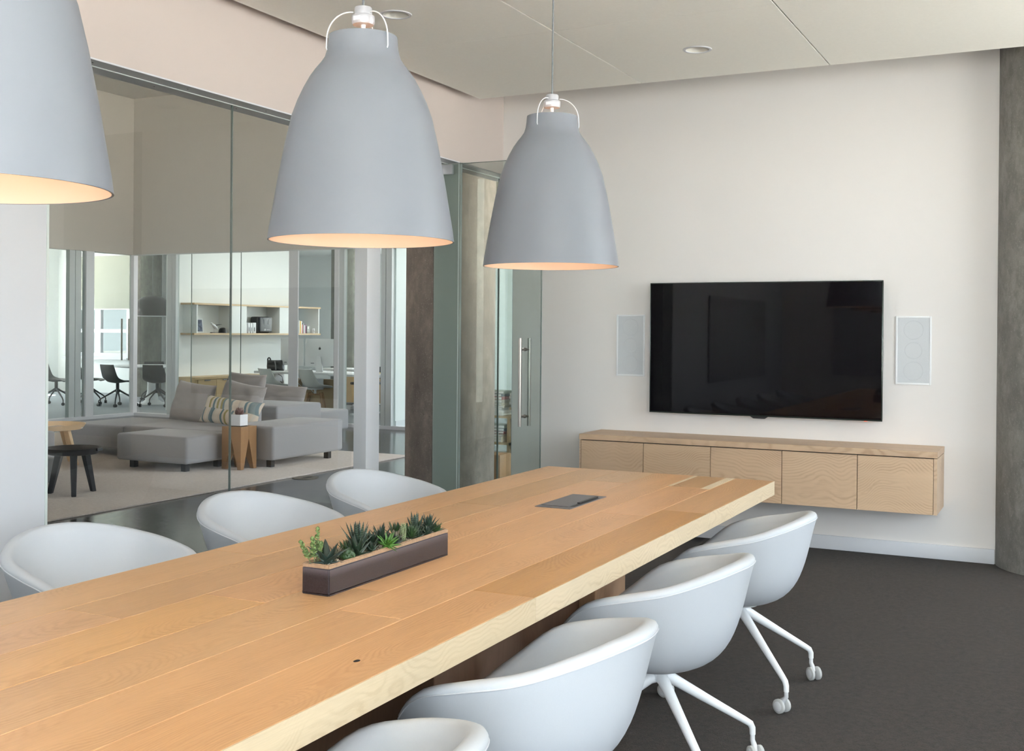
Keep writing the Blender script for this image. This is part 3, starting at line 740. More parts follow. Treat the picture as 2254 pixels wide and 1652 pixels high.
# ---- pendants
LX = -1.892; LZ0 = 1.7257
prof = [(.2750, 0), (.2705, .035), (.2600, .096), (.2465, .176), (.2260, .284), (.2070, .366), (.1910, .410), (.1740, .447), (.1560, .480), (.1400, .503), (.1240, .523), (.1125, .540), (.1065, .560), (.1035, .582), (.1015, .606)]
def pendant(yc, label, rz=0):
    t = thing('pendant_lamp', label, 'lamp', (LX, yc, LZ0), 'grey bell pendants over the table')
    th = .004
    pr = prof + [(prof[-1][0]-th, prof[-1][1])] + [(r-th, z) for r, z in prof[::-1]] + [prof[0]]
    o = lathe('shade', pr, (LX, yc, LZ0), m_shade, t, 96)
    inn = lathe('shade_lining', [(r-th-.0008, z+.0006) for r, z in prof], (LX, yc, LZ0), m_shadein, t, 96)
    lathe('socket_cap', [(0, .694), (.024, .694), (.026, .690), (.026, .672), (.033, .668), (.034, .664), (.034, .648), (.031, .642), (0, .642)], (LX, yc, LZ0), m_capalu, t, 32)
    box('rating_label', (LX-.012, yc-.0345, LZ0+.650), (LX+.012, yc-.033, LZ0+.662), m_pot, t)
    lathe('lamp_holder', [(.0, .642), (.0075, .642), (.0075, .56), (.021, .555), (.021, .47), (0, .47)], (LX, yc, LZ0), m_pot, t, 20)
    lathe('bulb', [(0, .47), (.014, .465), (.020, .44), (.042, .40), (.047, .365), (.040, .33), (.022, .312), (0, .308)], (LX, yc, LZ0), m_bulb, t, 24)
    for k, a in enumerate((rz, rz+2*pi/3, rz+4*pi/3)):
        P = []
        for q in range(13):
            f = q/12*pi/2
            P.append(Vector((LX+cos(a)*(.030+.078*sin(f)), yc+sin(a)*(.030+.078*sin(f)), LZ0+.677-.0875*(1-cos(f)))))
        P += [Vector((LX+cos(a)*.109, yc+sin(a)*.109, LZ0+.565)), Vector((LX+cos(a)*.106, yc+sin(a)*.106, LZ0+.558)), Vector((LX+cos(a)*.098, yc+sin(a)*.098, LZ0+.560))]
        tube('wire_handle', P, .0021, m_pot, t, 8)
    tube('cord', [(LX, yc, LZ0+.692), (LX+.0015, yc, LZ0+1.1), (LX, yc, CZ)], .0036, m_cord, t, 8)
    lathe('ceiling_rose', [(0, -.03), (.05, -.03), (.055, -.025), (.055, 0), (0, 0)], (LX, yc, CZ), m_white, t, 32)
    l = bpy.data.lights.new('bulb_light', 'POINT'); l.energy = 0.5; l.color = (1.0, .54, .30); l.shadow_soft_size = .045
    lo = bpy.data.objects.new('bulb_light', l); COL.objects.link(lo); lo.parent = t; lo.location = (0, 0, .27)
    return t
pendant(1.44, 'nearest grey bell pendant, cut off at the left edge', radians(20))
pendant(2.785, 'middle grey bell pendant, largest one fully in view', radians(-15))
pendant(4.138, 'farthest grey bell pendant, right of the open glass door', radians(22))

# ---- white tub chairs
def shell_curves(phi):
    """phi from the front (0) to the back (pi)"""
    d = abs(math.degrees(phi))
    K = [0, 28, 50, 70, 90, 112, 135, 158, 180]
    rv = [.262, .314, .355, .361, .350, .346, .326, .312, .309]
    zv = [.436, .470, .530, .615, .652, .680, .711, .731, .736]
    def spl(v):
        i = 0
        while i < len(K)-2 and d > K[i+1]: i += 1
        m = [0]+[(v[j+1]-v[j-1])/(K[j+1]-K[j-1]) for j in range(1, len(K)-1)]+[0]
        h = K[i+1]-K[i]; t = (d-K[i])/h
        return (2*t**3-3*t*t+1)*v[i]+(t**3-2*t*t+t)*h*m[i]+(-2*t**3+3*t*t)*v[i+1]+(t**3-t*t)*h*m[i+1]
    return spl(rv), spl(zv)
def bez(p, t):
    a = [(1-t)**3, 3*t*(1-t)**2, 3*t*t*(1-t), t**3]
    return sum(w*q[0] for w, q in zip(a, p)), sum(w*q[1] for w, q in zip(a, p))
def make_shell(t, m_out, m_in):
    n = 72; K = 16
    bm = bmesh.new(); rings = []
    outer = []; inner = []; band = []
    for i in range(n):
        ph = -pi+2*pi*i/n
        rr, zr = shell_curves(ph); H = zr-.37
        po = [(0, .357), (.265*(rr/.31)**.4, .330), (rr*.83, .37+H*.42), (rr, zr-.020)]
        pi_ = [(0, .412), (.20*(rr/.31)**.4, .405), ((rr-.030)*.80, .41+max(.01, zr-.41)*.38), (rr-.040, zr-.004)]
        so = [bez(po, .12+.88*k/K) for k in range(K+1)]
        si = [bez(pi_, .12+.88*k/K) for k in range(K+1)]
        row = so + [(rr+.001, zr-.012), (rr-.004, zr-.004), (rr-.016, zr+.001), (rr-.030, zr+.0005)] + si[::-1]
        rings.append([bm.verts.new((cos(ph)*r, sin(ph)*r, z)) for r, z in row])
    L = len(rings[0])
    for i in range(n):
        a, b = rings[i], rings[(i+1) % n]
        for k in range(L-1): bm.faces.new((a[k], b[k], b[k+1], a[k+1]))
    bm.faces.new([r[0] for r in rings][::-1]); bm.faces.new([r[-1] for r in rings])
    bmesh.ops.recalc_face_normals(bm, faces=bm.faces)
    o = fin('shell', bm, m_out, t, (0, 0, 0), smooth=True)
    pts = []
    for i in range(n):
        ph = -pi+2*pi*i/n; rr, zr = shell_curves(ph)
        pts.append((cos(ph)*(rr+.0012), sin(ph)*(rr+.0012), zr-.020))
    tube('piping', pts, .0019, m_seam, o, 6, True, origin=(0, 0, 0))
    return o
def make_caster(parent, x, y, a, mt, mh):
    c = bpy.data.objects.new('caster', None)
    fork = tube('caster', [(x, y, .088), (x, y, .066), (x+cos(a)*.012, y+sin(a)*.012, .052), (x+cos(a)*.022, y+sin(a)*.022, .034)], [.008, .0085, .010, .008], m_hubcap, parent, 10)
    cx, cy = x+cos(a)*.022, y+sin(a)*.022; s = Vector((-sin(a), cos(a), 0))
    for sg in (-1, 1):
        p0 = Vector((cx, cy, .0275))+s*sg*.009; p1 = Vector((cx, cy, .0275))+s*sg*.024
        e = (p1-p0)*.18
        tube('wheel', [p0, p0+e, p1-e, p1], [.0235, .0275, .0275, .0235], mt, fork, 24)
        tube('wheel_cap', [p1, p1+s*sg*.0012], [.019, .017], mh, fork, 20)
def make_chair():
    t = thing('tub_chair', 'x', 'chair', (0, 0, 0), 'white tub chairs around the conference table')
    make_shell(t, m_chairw, m_chairw)
    lathe('seat_plate', [(0, .352), (.07, .350), (.078, .344), (.05, .336), (0, .336)], (0, 0, 0), m_baseW, t, 28)
    lathe('hub', [(0, .340), (.026, .340), (.030, .330), (.032, .312), (.020, .302), (0, .300)], (0, 0, 0), m_baseW, t, 24)
    for k in range(4):
        a = pi/4+k*pi/2; u = Vector((cos(a), sin(a), 0))
        def P(r, z): return u*r+Vector((0, 0, z))
        tube('leg', [P(.008, .318), P(.035, .312), P(.075, .288), P(.20, .212), P(.325, .137), P(.345, .124), P(.353, .108), P(.354, .086)],
             [.022, .0205, .0185, .0150, .0120, .0115, .0108, .0100], m_baseW, t, 14)
        make_caster(t, u.x*.354, u.y*.354, a+2.1+k*1.3, m_tyre, m_hubcap)
    return t
ch = make_chair()
spec = [(-1.225, 4.576, pi+radians(1), 'farthest white tub chair on the window side of the table'),
        (-1.225, 3.573, pi-radians(1.2), 'second farthest white tub chair on the window side, base fully seen'),
        (-1.225, 2.597, pi-radians(3.9), 'third white tub chair on the window side, largest shell at the bottom'),
        (-1.225, 1.664, pi+radians(.9), 'nearest white tub chair, only its rim seen at the bottom edge'),
        (-3.078, 4.815, radians(-3.9), 'farthest white tub chair on the glass side, before the aluminium post'),
        (-3.078, 3.893, radians(-2), 'middle white tub chair on the glass side of the table'),
        (-3.078, 2.927, radians(-2.4), 'white tub chair on the glass side nearest the white wall'),
        (-3.078, 1.98, radians(1), 'white tub chair on the glass side, left of the frame'),
        (-3.078, 1.03, radians(-2), 'rearmost white tub chair on the glass side, beside the camera')]
trc = tree_of(ch)
for k, (x, y, rz, lab) in enumerate(spec):
    if k == 0: ch.location = (x, y, 0); ch.rotation_euler = (0, 0, rz); ch['label'] = lab
    else: dup(ch, (x, y, 0), rz, lab, tree=trc)

# ---- planter
PX0, PX1, PY0, PY1, PZ = -1.871, -1.781, 2.479, 3.124, TT
pl = thing('planter_box', 'long narrow plum glazed ceramic planter box on the oak table', 'planter', ((PX0+PX1)/2, (PY0+PY1)/2, PZ))
w = .009
boxes('trough', [((PX0, PY0, PZ), (PX1, PY1, PZ+.010))], m_glaze, pl, ((PX0+PX1)/2, (PY0+PY1)/2, PZ+.037), bevel=.004)
def ringbox(name, z0, z1, m, ex, bev):
    cx, cy = (PX0+PX1)/2, (PY0+PY1)/2
    bm = bmesh.new()
    o = [(PX0-ex, PY0-ex), (PX1+ex, PY0-ex), (PX1+ex, PY1+ex), (PX0-ex, PY1+ex)]; i = [(PX0+w, PY0+w), (PX1-w, PY0+w), (PX1-w, PY1-w), (PX0+w, PY1-w)]
    V = [[bm.verts.new((x-cx, y-cy, z-(PZ+.037))) for x, y in L] for L, z in ((o, z0), (o, z1), (i, z1), (i, z0))]
    for a, b in ((0, 1), (1, 2), (2, 3), (3, 0)):
        for k in range(4): bm.faces.new((V[a][k], V[a][(k+1) % 4], V[b][(k+1) % 4], V[b][k]))
    bmesh.ops.recalc_face_normals(bm, faces=bm.faces)
    es = [e for e in bm.edges if abs(e.verts[0].co.z-e.verts[1].co.z) > .001 or e.verts[0].co.z > z1-(PZ+.037)-.0001]
    bmesh.ops.bevel(bm, geom=es, offset=bev, segments=3, affect='EDGES')
    return fin(name, bm, m, pl, (cx, cy, PZ+.037), auto=True)
ringbox('glazed_wall', PZ+.0, PZ+.074, m_glaze, 0, .0035)
ringbox('clay_rim', PZ+.0735, PZ+.084, m_rim, -.0004, .0022)
bm = bmesh.new()
nx_, ny_ = 8, 60
g = [[bm.verts.new((PX0+w+(PX1-PX0-2*w)*i/nx_, PY0+w+(PY1-PY0-2*w)*j/ny_, PZ+.075+random.uniform(-.0025, .003))) for j in range(ny_+1)] for i in range(nx_+1)]
for i in range(nx_):
    for j in range(ny_): bm.faces.new((g[i][j], g[i+1][j], g[i+1][j+1], g[i][j+1]))
for v in bm.verts: v.co -= Vector(((PX0+PX1)/2, (PY0+PY1)/2, PZ))
fin('soil', bm, m_soil, pl, ((PX0+PX1)/2, (PY0+PY1)/2, PZ))
bm = bmesh.new()
for k in range(420):
    s = random.uniform(.0009, .0021)
    m4 = Matrix.Translation((random.uniform(PX0+w, PX1-w)-(PX0+PX1)/2, random.uniform(PY0+w, PY1-w)-(PY0+PY1)/2, .077+random.uniform(-.001, .002))) @ Matrix.Rotation(random.random()*3, 4, 'X') @ Matrix.Diagonal((s, s*1.2, s*.8, 1))
    bmesh.ops.create_icosphere(bm, subdivisions=1, radius=1, matrix=m4)
gr = fin('gravel', bm, M('pale_grit', (0.72, 0.64, 0.52), .8), pl, ((PX0+PX1)/2, (PY0+PY1)/2, PZ)); gr['kind'] = 'stuff'

def leaf_mesh(name, width, thick, curl, m, taper=1.0, spoon=0.0):
    """leaf of unit length along +z, bending towards +x"""
    bm = bmesh.new(); N = 7; rings = []
    for k in range(N+1):
        t = k/N
        wd = width*((1-t)**(.75*taper)*(1+spoon*sin(pi*t)*1.6)+.02)*(1 if t > .02 else .8)
        z = t; x = curl*t*t
        c = [(x+thick*wd*1.0, 0, z), (x+.15*thick*wd, wd, z), (x-thick*wd*.9, wd*.35, z), (x-thick*wd*.9, -wd*.35, z), (x+.15*thick*wd, -wd, z)]
        c[0] = (x+thick*wd*.25, 0, z)
        rings.append([bm.verts.new(p) for p in c])
    for a, b in zip(rings, rings[1:]):
        for i in range(5): bm.faces.new((a[i], a[(i+1) % 5], b[(i+1) % 5], b[i]))
    bm.faces.new(rings[0]); bm.faces.new(rings[-1])
    bmesh.ops.recalc_face_normals(bm, faces=bm.faces)
    me = bpy.data.meshes.new(name); bm.to_mesh(me); bm.free(); me.materials.append(m)
    for p in me.polygons: p.use_smooth = True
    return me
def rosette(loc, n, length, width, me_args, label, spread=(8, 75), name='succulent', zf=1.0, seed=0, leafname='leaf', jit=.12, tilt=(0, 0), fat=1.5, cat='plant', grp='succulents in the planter box'):
    rg = random.Random(seed)
    t = thing(name, label, cat, loc, grp)
    me = leaf_mesh('leaf', width/length*fat, *me_args)
    for k in range(n):
        f = (k+.5)/n
        az = k*2.39996+rg.uniform(-.15, .15)
        an = radians(spread[0]+(spread[1]-spread[0])*f**.8)+rg.uniform(-jit, jit)
        L = length*(.62+.38*sin(pi*min(1, f*.75+.25)))*rg.uniform(.88, 1.08)*(1.0 if f > .2 else zf)
        o = bpy.data.objects.new(leafname, me); COL.objects.link(o); o.parent = t
        q = Matrix.Rotation(tilt[0], 4, 'X') @ Matrix.Rotation(tilt[1], 4, 'Y') @ Matrix.Rotation(az, 4, 'Z') @ Matrix.Rotation(an, 4, 'Y')
        o.matrix_local = Matrix.Translation((cos(az)*.002*f, sin(az)*.002*f, 0)) @ q @ Matrix.Diagonal((L, L, L, 1))
    return t
pc = (PX0+PX1)/2; SZ = PZ+.078
rosette((pc+.004, 2.527, SZ), 9, .078, .0125, (.30, .18, lf_grey), 'broad grey green agave at the near end of the planter', (12, 78), seed=1)
rosette((pc-.018, 2.60, SZ), 16, .040, .0065, (.4, .1, lf_brown), 'small orange tinged rosette behind the grey agave', (8, 70), seed=2)
rosette((pc+.022, 2.598, SZ), 18, .030, .0085, (.45, -.25, lf_mid, .6, .6), 'low green spoon-leaved rosette beside the grey agave', (8, 75), seed=3)
rosette((pc-.014, 2.700, SZ+.012), 22, .082, .0072, (.5, -.12, lf_darks), 'tallest dark spiky ridged haworthia behind the aloe', (4, 66), seed=4)
rosette((pc+.014, 2.655, SZ), 18, .066, .0095, (.38, .05, lf_dark), 'wide green aloe at the front edge of the planter', (6, 78), seed=5)
rosette((pc-.024, 2.735, SZ), 16, .040, .006, (.4, .1, lf_mid), 'small green rosette right of the tall dark haworthia', (6, 70), seed=16)
rosette((pc+.030, 2.785, SZ+.006), 26, .046, .0058, (.35, .15, lf_bright), 'bright green star-shaped succulent spilling over the rim', (5, 88), seed=6, tilt=(0, .5))
rosette((pc-.020, 2.83, SZ), 24, .064, .0068, (.45, .05, lf_dark), 'dark pointed succulent cluster at the rear middle', (4, 68), seed=7)
rosette((pc+.006, 2.865, SZ), 15, .044, .0105, (.40, -.1, lf_brown), 'brown tipped grey rosette near the middle of the planter', (6, 72), seed=8)
rosette((pc+.012, 2.905, SZ), 16, .056, .0050, (.5, -.2, lf_zebra), 'pale zebra striped upright succulent', (2, 34), seed=9)
rosette((pc+.012, 2.952, SZ), 34, .046, .0048, (.45, .0, lf_mid), 'dense olive green tufted succulent right of the zebra plant', (4, 72), seed=10)
rosette((pc-.022, 2.915, SZ), 22, .058, .0060, (.45, .0, lf_mid), 'mid green spiky succulent behind the zebra plant', (4, 60), seed=11)
rosette((pc-.006, 3.008, SZ), 24, .072, .0058, (.5, -.12, lf_darks), 'upright dark blue green haworthia in the far half', (3, 46), seed=12)
rosette((pc+.022, 3.028, SZ), 14, .032, .0075, (.45, -.1, lf_dark), 'small dark purple green rosette at the front of the far half', (6, 66), seed=13)
rosette((pc-.002, 3.078, SZ), 34, .062, .0056, (.4, .05, lf_darks), 'spiky haworthia at the far end of the planter', (4, 76), seed=14)
for k, (dx_, y_, n_, L_, w_, m_, lb) in enumerate(((-.020, 2.655, 18, .046, .0065, lf_mid, 'mid green rosette between the sprigs and the tall haworthia'), (.020, 2.72, 16, .034, .0075, lf_dark, 'small dark rosette between the aloe and the bright green star'),
        (.026, 2.842, 14, .034, .0085, lf_grey, 'small grey green rosette right of the bright green star'), (-.022, 2.78, 20, .052, .0065, lf_dark, 'dark pointed rosette behind the bright green star'), (-.024, 2.97, 20, .050, .006, lf_mid, 'green tuft behind the upright haworthia'),
        (-.024, 3.045, 18, .048, .0055, lf_bright, 'light green tuft at the rear far end'), (.024, 3.085, 14, .034, .006, lf_mid, 'small green rosette in the far front corner'), (.024, 2.975, 14, .030, .006, lf_dark, 'small dark rosette below the olive tuft'))):
    rosette((pc+dx_, y_, SZ), n_, L_, w_, (.42, .05, m_), lb, (5, 76), seed=40+k)
# leafy upright sprigs at the near corner
st = thing('sprig_plant', 'pale green leggy sprigs at the near left corner of the planter', 'plant', (pc-.026, 2.515, SZ), 'succulents in the planter box')
rg = random.Random(5)
lm = leaf_mesh('leaf', .30, .35, .1, lf_pale, .6, .8)
for (dx_, dy, hh) in ((-.004, -.004, .066), (-.010, .022, .086), (-.016, -.020, .058), (.002, .014, .050)):
    base = Vector((pc-.026+dx_*.5, 2.515+dy*.5, SZ-.002)); top = base+Vector((dx_*1.3, dy, hh))
    s = tube('stem', [base, (base+top)/2+Vector((.002, .001, 0)), top], [.0016, .0013, .0009], m_stem, st, 6)
    for k in range(15):
        f = .25+.75*k/14; p = base.lerp(top, f)-base; az = k*2.4
        o = bpy.data.objects.new('leaf', lm); COL.objects.link(o); o.parent = s
        L = .017*(1.1-.45*f)
        o.matrix_local = Matrix.Translation(p) @ Matrix.Rotation(az, 4, 'Z') @ Matrix.Rotation(radians(70-45*f), 4, 'Y') @ Matrix.Diagonal((L, L, L, 1))

# ---- glass writing boards seen in the television's reflection
def board(lo, hi, label, ax):
    b = thing('writing_board', label, 'whiteboard', lo)
    box('glass_sheet', lo, hi, m_board, b, bevel=.002)
    return b
bd = board((WX+.02, -0.66, .85), (WX+.028, 2.1, 1.92), 'frameless glass writing board on the left wall, out of frame', 'X')
for y in (-.58, .72, 2.02):
    for z in (.92, 1.85): cyl('standoff', (WX, y, z), (WX+.034, y, z), .012, m_metalbox, bd)
bd = board((-3.2, -1.78, .85), (-1.1, -1.772, 1.92), 'frameless glass writing board on the back wall, out of frame', 'Y')
for x in (-3.12, -2.1, -1.18):
    for z in (.92, 1.85): cyl('standoff', (x, -1.799, z), (x, -1.766, z), .012, m_metalbox, bd)

# =================================================================== LOUNGE
rug = box('rug', (-12.6, 3.6, -.001), (-6.88, 11.15, .014), m_rug, None, bevel=.005)
tag(rug, 'large sand coloured wool rug on the polished lounge floor', 'rug')
dr = thing('floor_grate', 'round brass floor grate in the polished floor beyond the rug', 'floor grate', (-6.765, 9.01, 0))
lathe('rim', [(0, 0), (.13, 0), (.13, .004), (.10, .004), (.10, .003), (0, .003)], (-6.765, 9.01, 0), M('dull_bronze', (.14, .12, .085), .4, .7), dr, 40)
for k in range(7):
    box('slot', (-6.765-.012+.0, 9.01-.066+k*.02, .003), (-6.765+.05, 9.01-.058+k*.02, .0045), m_black, dr)

# modular sofa: each block can be pushed about on its own
def softbox(name, lo, hi, material, parent, r=.032):
    o = box(name, lo, hi, material, parent, bevel=r, seg=5)
    return o
def module(lo, hi, label, legs, extra=None):
    t = thing('sofa_module', label, 'sofa', ((lo[0]+hi[0])/2, (lo[1]+hi[1])/2, .014), 'blocks of the grey modular sofa')
    softbox('cushioned_block', (lo[0], lo[1], .095), hi, m_soffa, t)
    for x, y in legs: box('leg', (x-.03, y-.03, .014), (x+.03, y+.03, .10), m_black, t)
    return t
module((-8.90, 8.615, 0), (-7.94, 9.325, .372), 'low grey ottoman block at the front of the sofa', [(-8.78, 8.75), (-8.05, 8.72), (-8.05, 9.2)])
module((-8.05, 9.335, 0), (-7.425, 10.59, .450), 'large grey block at the right end of the sofa behind the wooden stool', [(-7.55, 9.45), (-7.52, 10.42), (-7.95, 9.45)])
module((-9.54, 9.335, 0), (-8.06, 10.395, .372), 'seat block in the middle of the grey sofa', [(-9.4, 9.45), (-8.2, 9.45)])
module((-10.44, 9.345, 0), (-9.55, 10.395, .360), 'leftmost low grey seat block of the sofa', [(-10.3, 9.45), (-9.66, 9.45)])
module((-9.84, 10.40, 0), (-8.64, 10.66, .58), 'narrow grey backrest block behind the linen cushions', [(-9.7, 10.5), (-8.7, 10.5)])
module((-9.75, 11.0, 0), (-8.69, 11.91, .525), 'rear grey block of the sofa before the desks', [(-8.8, 11.1), (-8.8, 11.8)])
module((-9.95, 11.93, 0), (-8.95, 12.9, .372), 'rearmost grey seat block hidden behind the other sofa blocks', [(-9.8, 12.1), (-9.1, 12.1)])
def pillow(name, c, wdt, hgt, thk, rot, material, label, group, seed=0, nn=22):
    rg = random.Random(seed)
    bm = bmesh.new(); G = {}
    from mathutils import noise as mn
    for sd in (1, -1):
        for i in range(nn+1):
            for j in range(nn+1):
                if sd == -1 and (i in (0, nn) or j in (0, nn)): G[(sd, i, j)] = G[(1, i, j)]; continue
                u = -1+2*i/nn; v = -1+2*j/nn
                pin = 1-.07*(1-abs(u*v))*0 - .06*((1-v*v)*abs(u)**3+(1-u*u)*abs(v)**3)
                h_ = ((1-u**4)*(1-v**4))**.55
                nz = mn.noise(Vector((u*2.2+seed, v*2.2, seed*1.7+sd)))*.16+mn.noise(Vector((u*6+seed, v*5, seed)))*.05
                G[(sd, i, j)] = bm.verts.new((u*wdt/2*pin, sd*thk/2*h_*(1+nz*1.5), v*hgt/2*pin+nz*.02*(v > 0)))
    for sd in (1, -1):
        for i in range(nn):
            for j in range(nn):
                f = [G[(sd, i, j)], G[(sd, i+1, j)], G[(sd, i+1, j+1)], G[(sd, i, j+1)]]
                bm.faces.new(f if sd == -1 else f[::-1])
    bmesh.ops.recalc_face_normals(bm, faces=bm.faces)
    o = fin(name, bm, material, None, c, smooth=True)
    o.rotation_euler = rot
    tag(o, label, 'cushion', group)
    return o
pillow('cushion', (-9.27, 10.16, .595), .56, .48, .20, (radians(-16), radians(6), radians(2)), m_cush, 'plump taupe linen cushion at the left of the sofa', 'sofa cushions', 1)
pillow('cushion', (-8.98, 10.75, .72), .62, .42, .16, (radians(-10), radians(2), radians(-4)), m_cush, 'rear taupe linen cushion with its top edge showing behind the others', 'sofa cushions', 2)
pillow('cushion', (-8.60, 10.22, .62), .60, .46, .20, (radians(-18), radians(8), radians(0)), m_cush, 'taupe linen cushion behind the striped lumbar cushion', 'sofa cushions', 3)
pillow('cushion', (-9.45, 12.06, .555), .74, .34, .18, (radians(-12), radians(3), radians(4)), m_cush, 'taupe linen cushion lying at the right behind the rear sofa block', 'sofa cushions', 4)
def patterned():
    m, nt, out = mat('leaf_stripe_fabric')
    b = nd(nt, 'ShaderNodeBsdfPrincipled'); lk(nt, b.outputs[0], out.inputs[0])
    tc = nd(nt, 'ShaderNodeTexCoord').outputs['Object']
    sp = nd(nt, 'ShaderNodeSeparateXYZ'); lk(nt, tc, sp.inputs[0])
    X, Z = sp.outputs[0], sp.outputs[2]
    row = math_(nt, 'FLOOR', math_(nt, 'DIVIDE', Z, .16))
    zz = math_(nt, 'SUBTRACT', math_(nt, 'DIVIDE', Z, .16), row)
    bow = math_(nt, 'MULTIPLY', math_(nt, 'SINE', math_(nt, 'MULTIPLY', zz, pi)), .45)
    u = math_(nt, 'ADD', math_(nt, 'ADD', math_(nt, 'DIVIDE', X, .027), math_(nt, 'MULTIPLY', row, .5)), bow)
    cell = math_(nt, 'FLOOR', u)
    wn = nd(nt, 'ShaderNodeTexWhiteNoise', noise_dimensions='2D')
    cv = nd(nt, 'ShaderNodeCombineXYZ'); lk(nt, cell, cv.inputs[0]); lk(nt, row, cv.inputs[1]); lk(nt, cv.outputs[0], wn.inputs['Vector'])
    cr = nd(nt, 'ShaderNodeValToRGB'); cr.color_ramp.interpolation = 'CONSTANT'
    cols = [(0, (.62, .55, .46)), (.2, (.10, .17, .20)), (.32, (.55, .50, .42)), (.45, (.30, .25, .09)), (.55, (.60, .50, .40)), (.7, (.22, .27, .27)), (.82, (.50, .42, .36)), (.92, (.16, .22, .24))]
    cr.color_ramp.elements[0].color = rgba(cols[0][1])
    cr.color_ramp.elements[1].position = cols[1][0]; cr.color_ramp.elements[1].color = rgba(cols[1][1])
    for p_, c_ in cols[2:]: e = cr.color_ramp.elements.new(p_); e.color = rgba(c_)
    lk(nt, wn.outputs['Value'], cr.inputs[0])
    lk(nt, cr.outputs[0], b.inputs['Base Color']); b.inputs['Roughness'].default_value = .95
    return m
pillow('lumbar_cushion', (-8.43, 9.86, .53), .80, .32, .17, (radians(-24), radians(5), radians(2)), patterned(), 'long lumbar cushion with multicoloured leaf stripes', 'sofa cushions', 5)

# wooden stool with splayed wedge legs
so = thing('wooden_stool', 'square oak block stool with wedge shaped legs before the sofa', 'stool', (-7.75, 9.19, .014))
for sx in (0, 1):
    for sy in (0, 1):
        x0 = -7.875+sx*.1265; x1 = x0+.1235; y0 = 9.065+sy*.1255; y1 = y0+.1225
        z0, z1 = .014, .455
        a, b = (x0, x0+.045) if sx == 0 else (x1-.045, x1)
        bm = bmesh.new()
        ya, yb = (y0, y0+.045) if sy == 0 else (y1-.045, y1)
        rows = [[(x0, y0), (x1, y0), (x1, y1), (x0, y1), z1], [(x0, y0), (x1, y0), (x1, y1), (x0, y1), .33], [(a, ya), (b, ya), (b, yb), (a, yb), z0]]
        V = [[bm.verts.new((p[0]+7.75, p[1]-9.19, r[4]-.2)) for p in r[:4]] for r in rows]
        for A, B in zip(V, V[1:]):
            for k in range(4): bm.faces.new((A[k], A[(k+1) % 4], B[(k+1) % 4], B[k]))
        bm.faces.new(V[0]); bm.faces.new(V[-1])
        bmesh.ops.recalc_face_normals(bm, faces=bm.faces)
        fin('leg_block', bm, m_stool, so, (-7.75, 9.19, .2))
# cube pot with a red succulent
cp = thing('cube_pot', 'white ceramic cube pot on the wooden stool', 'pot', (-7.735, 9.17, .455))
boxes('pot_body', [((-7.795, 9.11, .455), (-7.675, 9.23, .463)), ((-7.795, 9.11, .455), (-7.787, 9.23, .578)), ((-7.683, 9.11, .455), (-7.675, 9.23, .578)),
                   ((-7.787, 9.11, .455), (-7.683, 9.118, .578)), ((-7.787, 9.222, .455), (-7.683, 9.23, .578))], m_pot, cp, (-7.735, 9.17, .455))
box('soil', (-7.786, 9.119, .464), (-7.684, 9.221, .565), m_soil, cp)
rosette((-7.735, 9.17, .566), 18, .085, .018, (.35, -.18, m_red_leaf, .6, .5), 'reddish brown rosette succulent in the white cube pot', (6, 72), seed=30, grp=None)

# black three-legged side table
def tray_table(cx, cy, zt, r, rim, m, label, angs, legz, foot, cat='table', base=.014):
    t = thing('side_table', label, cat, (cx, cy, base))
    lathe('tray', [(0, zt-.012), (r*.86, zt-.012), (r*.90, zt-.008), (r, zt+rim), (r-.010, zt+rim), (r*.875, zt), (0, zt)], (cx, cy, 0), m, t, 56)
    for a in angs:
        u = Vector((cos(a), sin(a), 0)); n_ = Vector((-sin(a), cos(a), 0))
        p0 = Vector((cx, cy, zt-.012))+u*r*.52; p1 = Vector((cx, cy, base))+u*foot
        bm = bmesh.new(); V = []
        for p, s in ((p0, .030), (p1, .020)):
            V.append([bm.verts.new(p-Vector((cx, cy, base))+u*a_*s+n_*b_*s) for a_, b_ in ((-1, -1), (1, -1), (1, 1), (-1, 1))])
        for k in range(4): bm.faces.new((V[0][k], V[0][(k+1) % 4], V[1][(k+1) % 4], V[1][k]))
        bm.faces.new(V[0]); bm.faces.new(V[1]); bmesh.ops.recalc_face_normals(bm, faces=bm.faces)
        bmesh.ops.bevel(bm, geom=list(bm.edges), offset=.004, segments=1, affect='EDGES')
        fin('leg', bm, m, t, (cx, cy, base))
    return t
bt = tray_table(-7.80, 7.06, .375, .232, .045, m_blackwd, 'black round tray table on three legs at the left of the rug', [radians(-40), radians(80), radians(205)], 0, .20)
box('tray_notch', (-7.575, 7.11, .395), (-7.561, 7.17, .418), m_black, bt)
tray_table(-9.68, 8.45, .40, .36, .045, m_lightwd, 'large light ash tray table cut off at the left', [radians(20), radians(95), radians(170), radians(260)], 0, .30)
mg = thing('magazine', 'grey magazine lying open on the light ash tray table', 'magazine', (-9.6, 8.5, .40))
box('pages', (-9.75, 8.38, .4005), (-9.38, 8.62, .409), m_paper, mg, color=(.9, .9, .9))
box('cover', (-9.752, 8.378, .409), (-9.378, 8.622, .411), M('grey_print', (.24, .25, .26), .5, var=.5, vscale=30), mg)
# armchair blocks at the left edge
module((-9.2, 6.35, 0), (-8.02, 7.10, .315), 'grey seat block cut off at the left behind the black tray table', [(-8.1, 7.0), (-8.1, 6.45)])
module((-10.35, 7.15, 0), (-9.02, 7.95, .44), 'grey armchair block at the left edge under the light ash table', [(-9.1, 7.3), (-9.1, 7.8)])

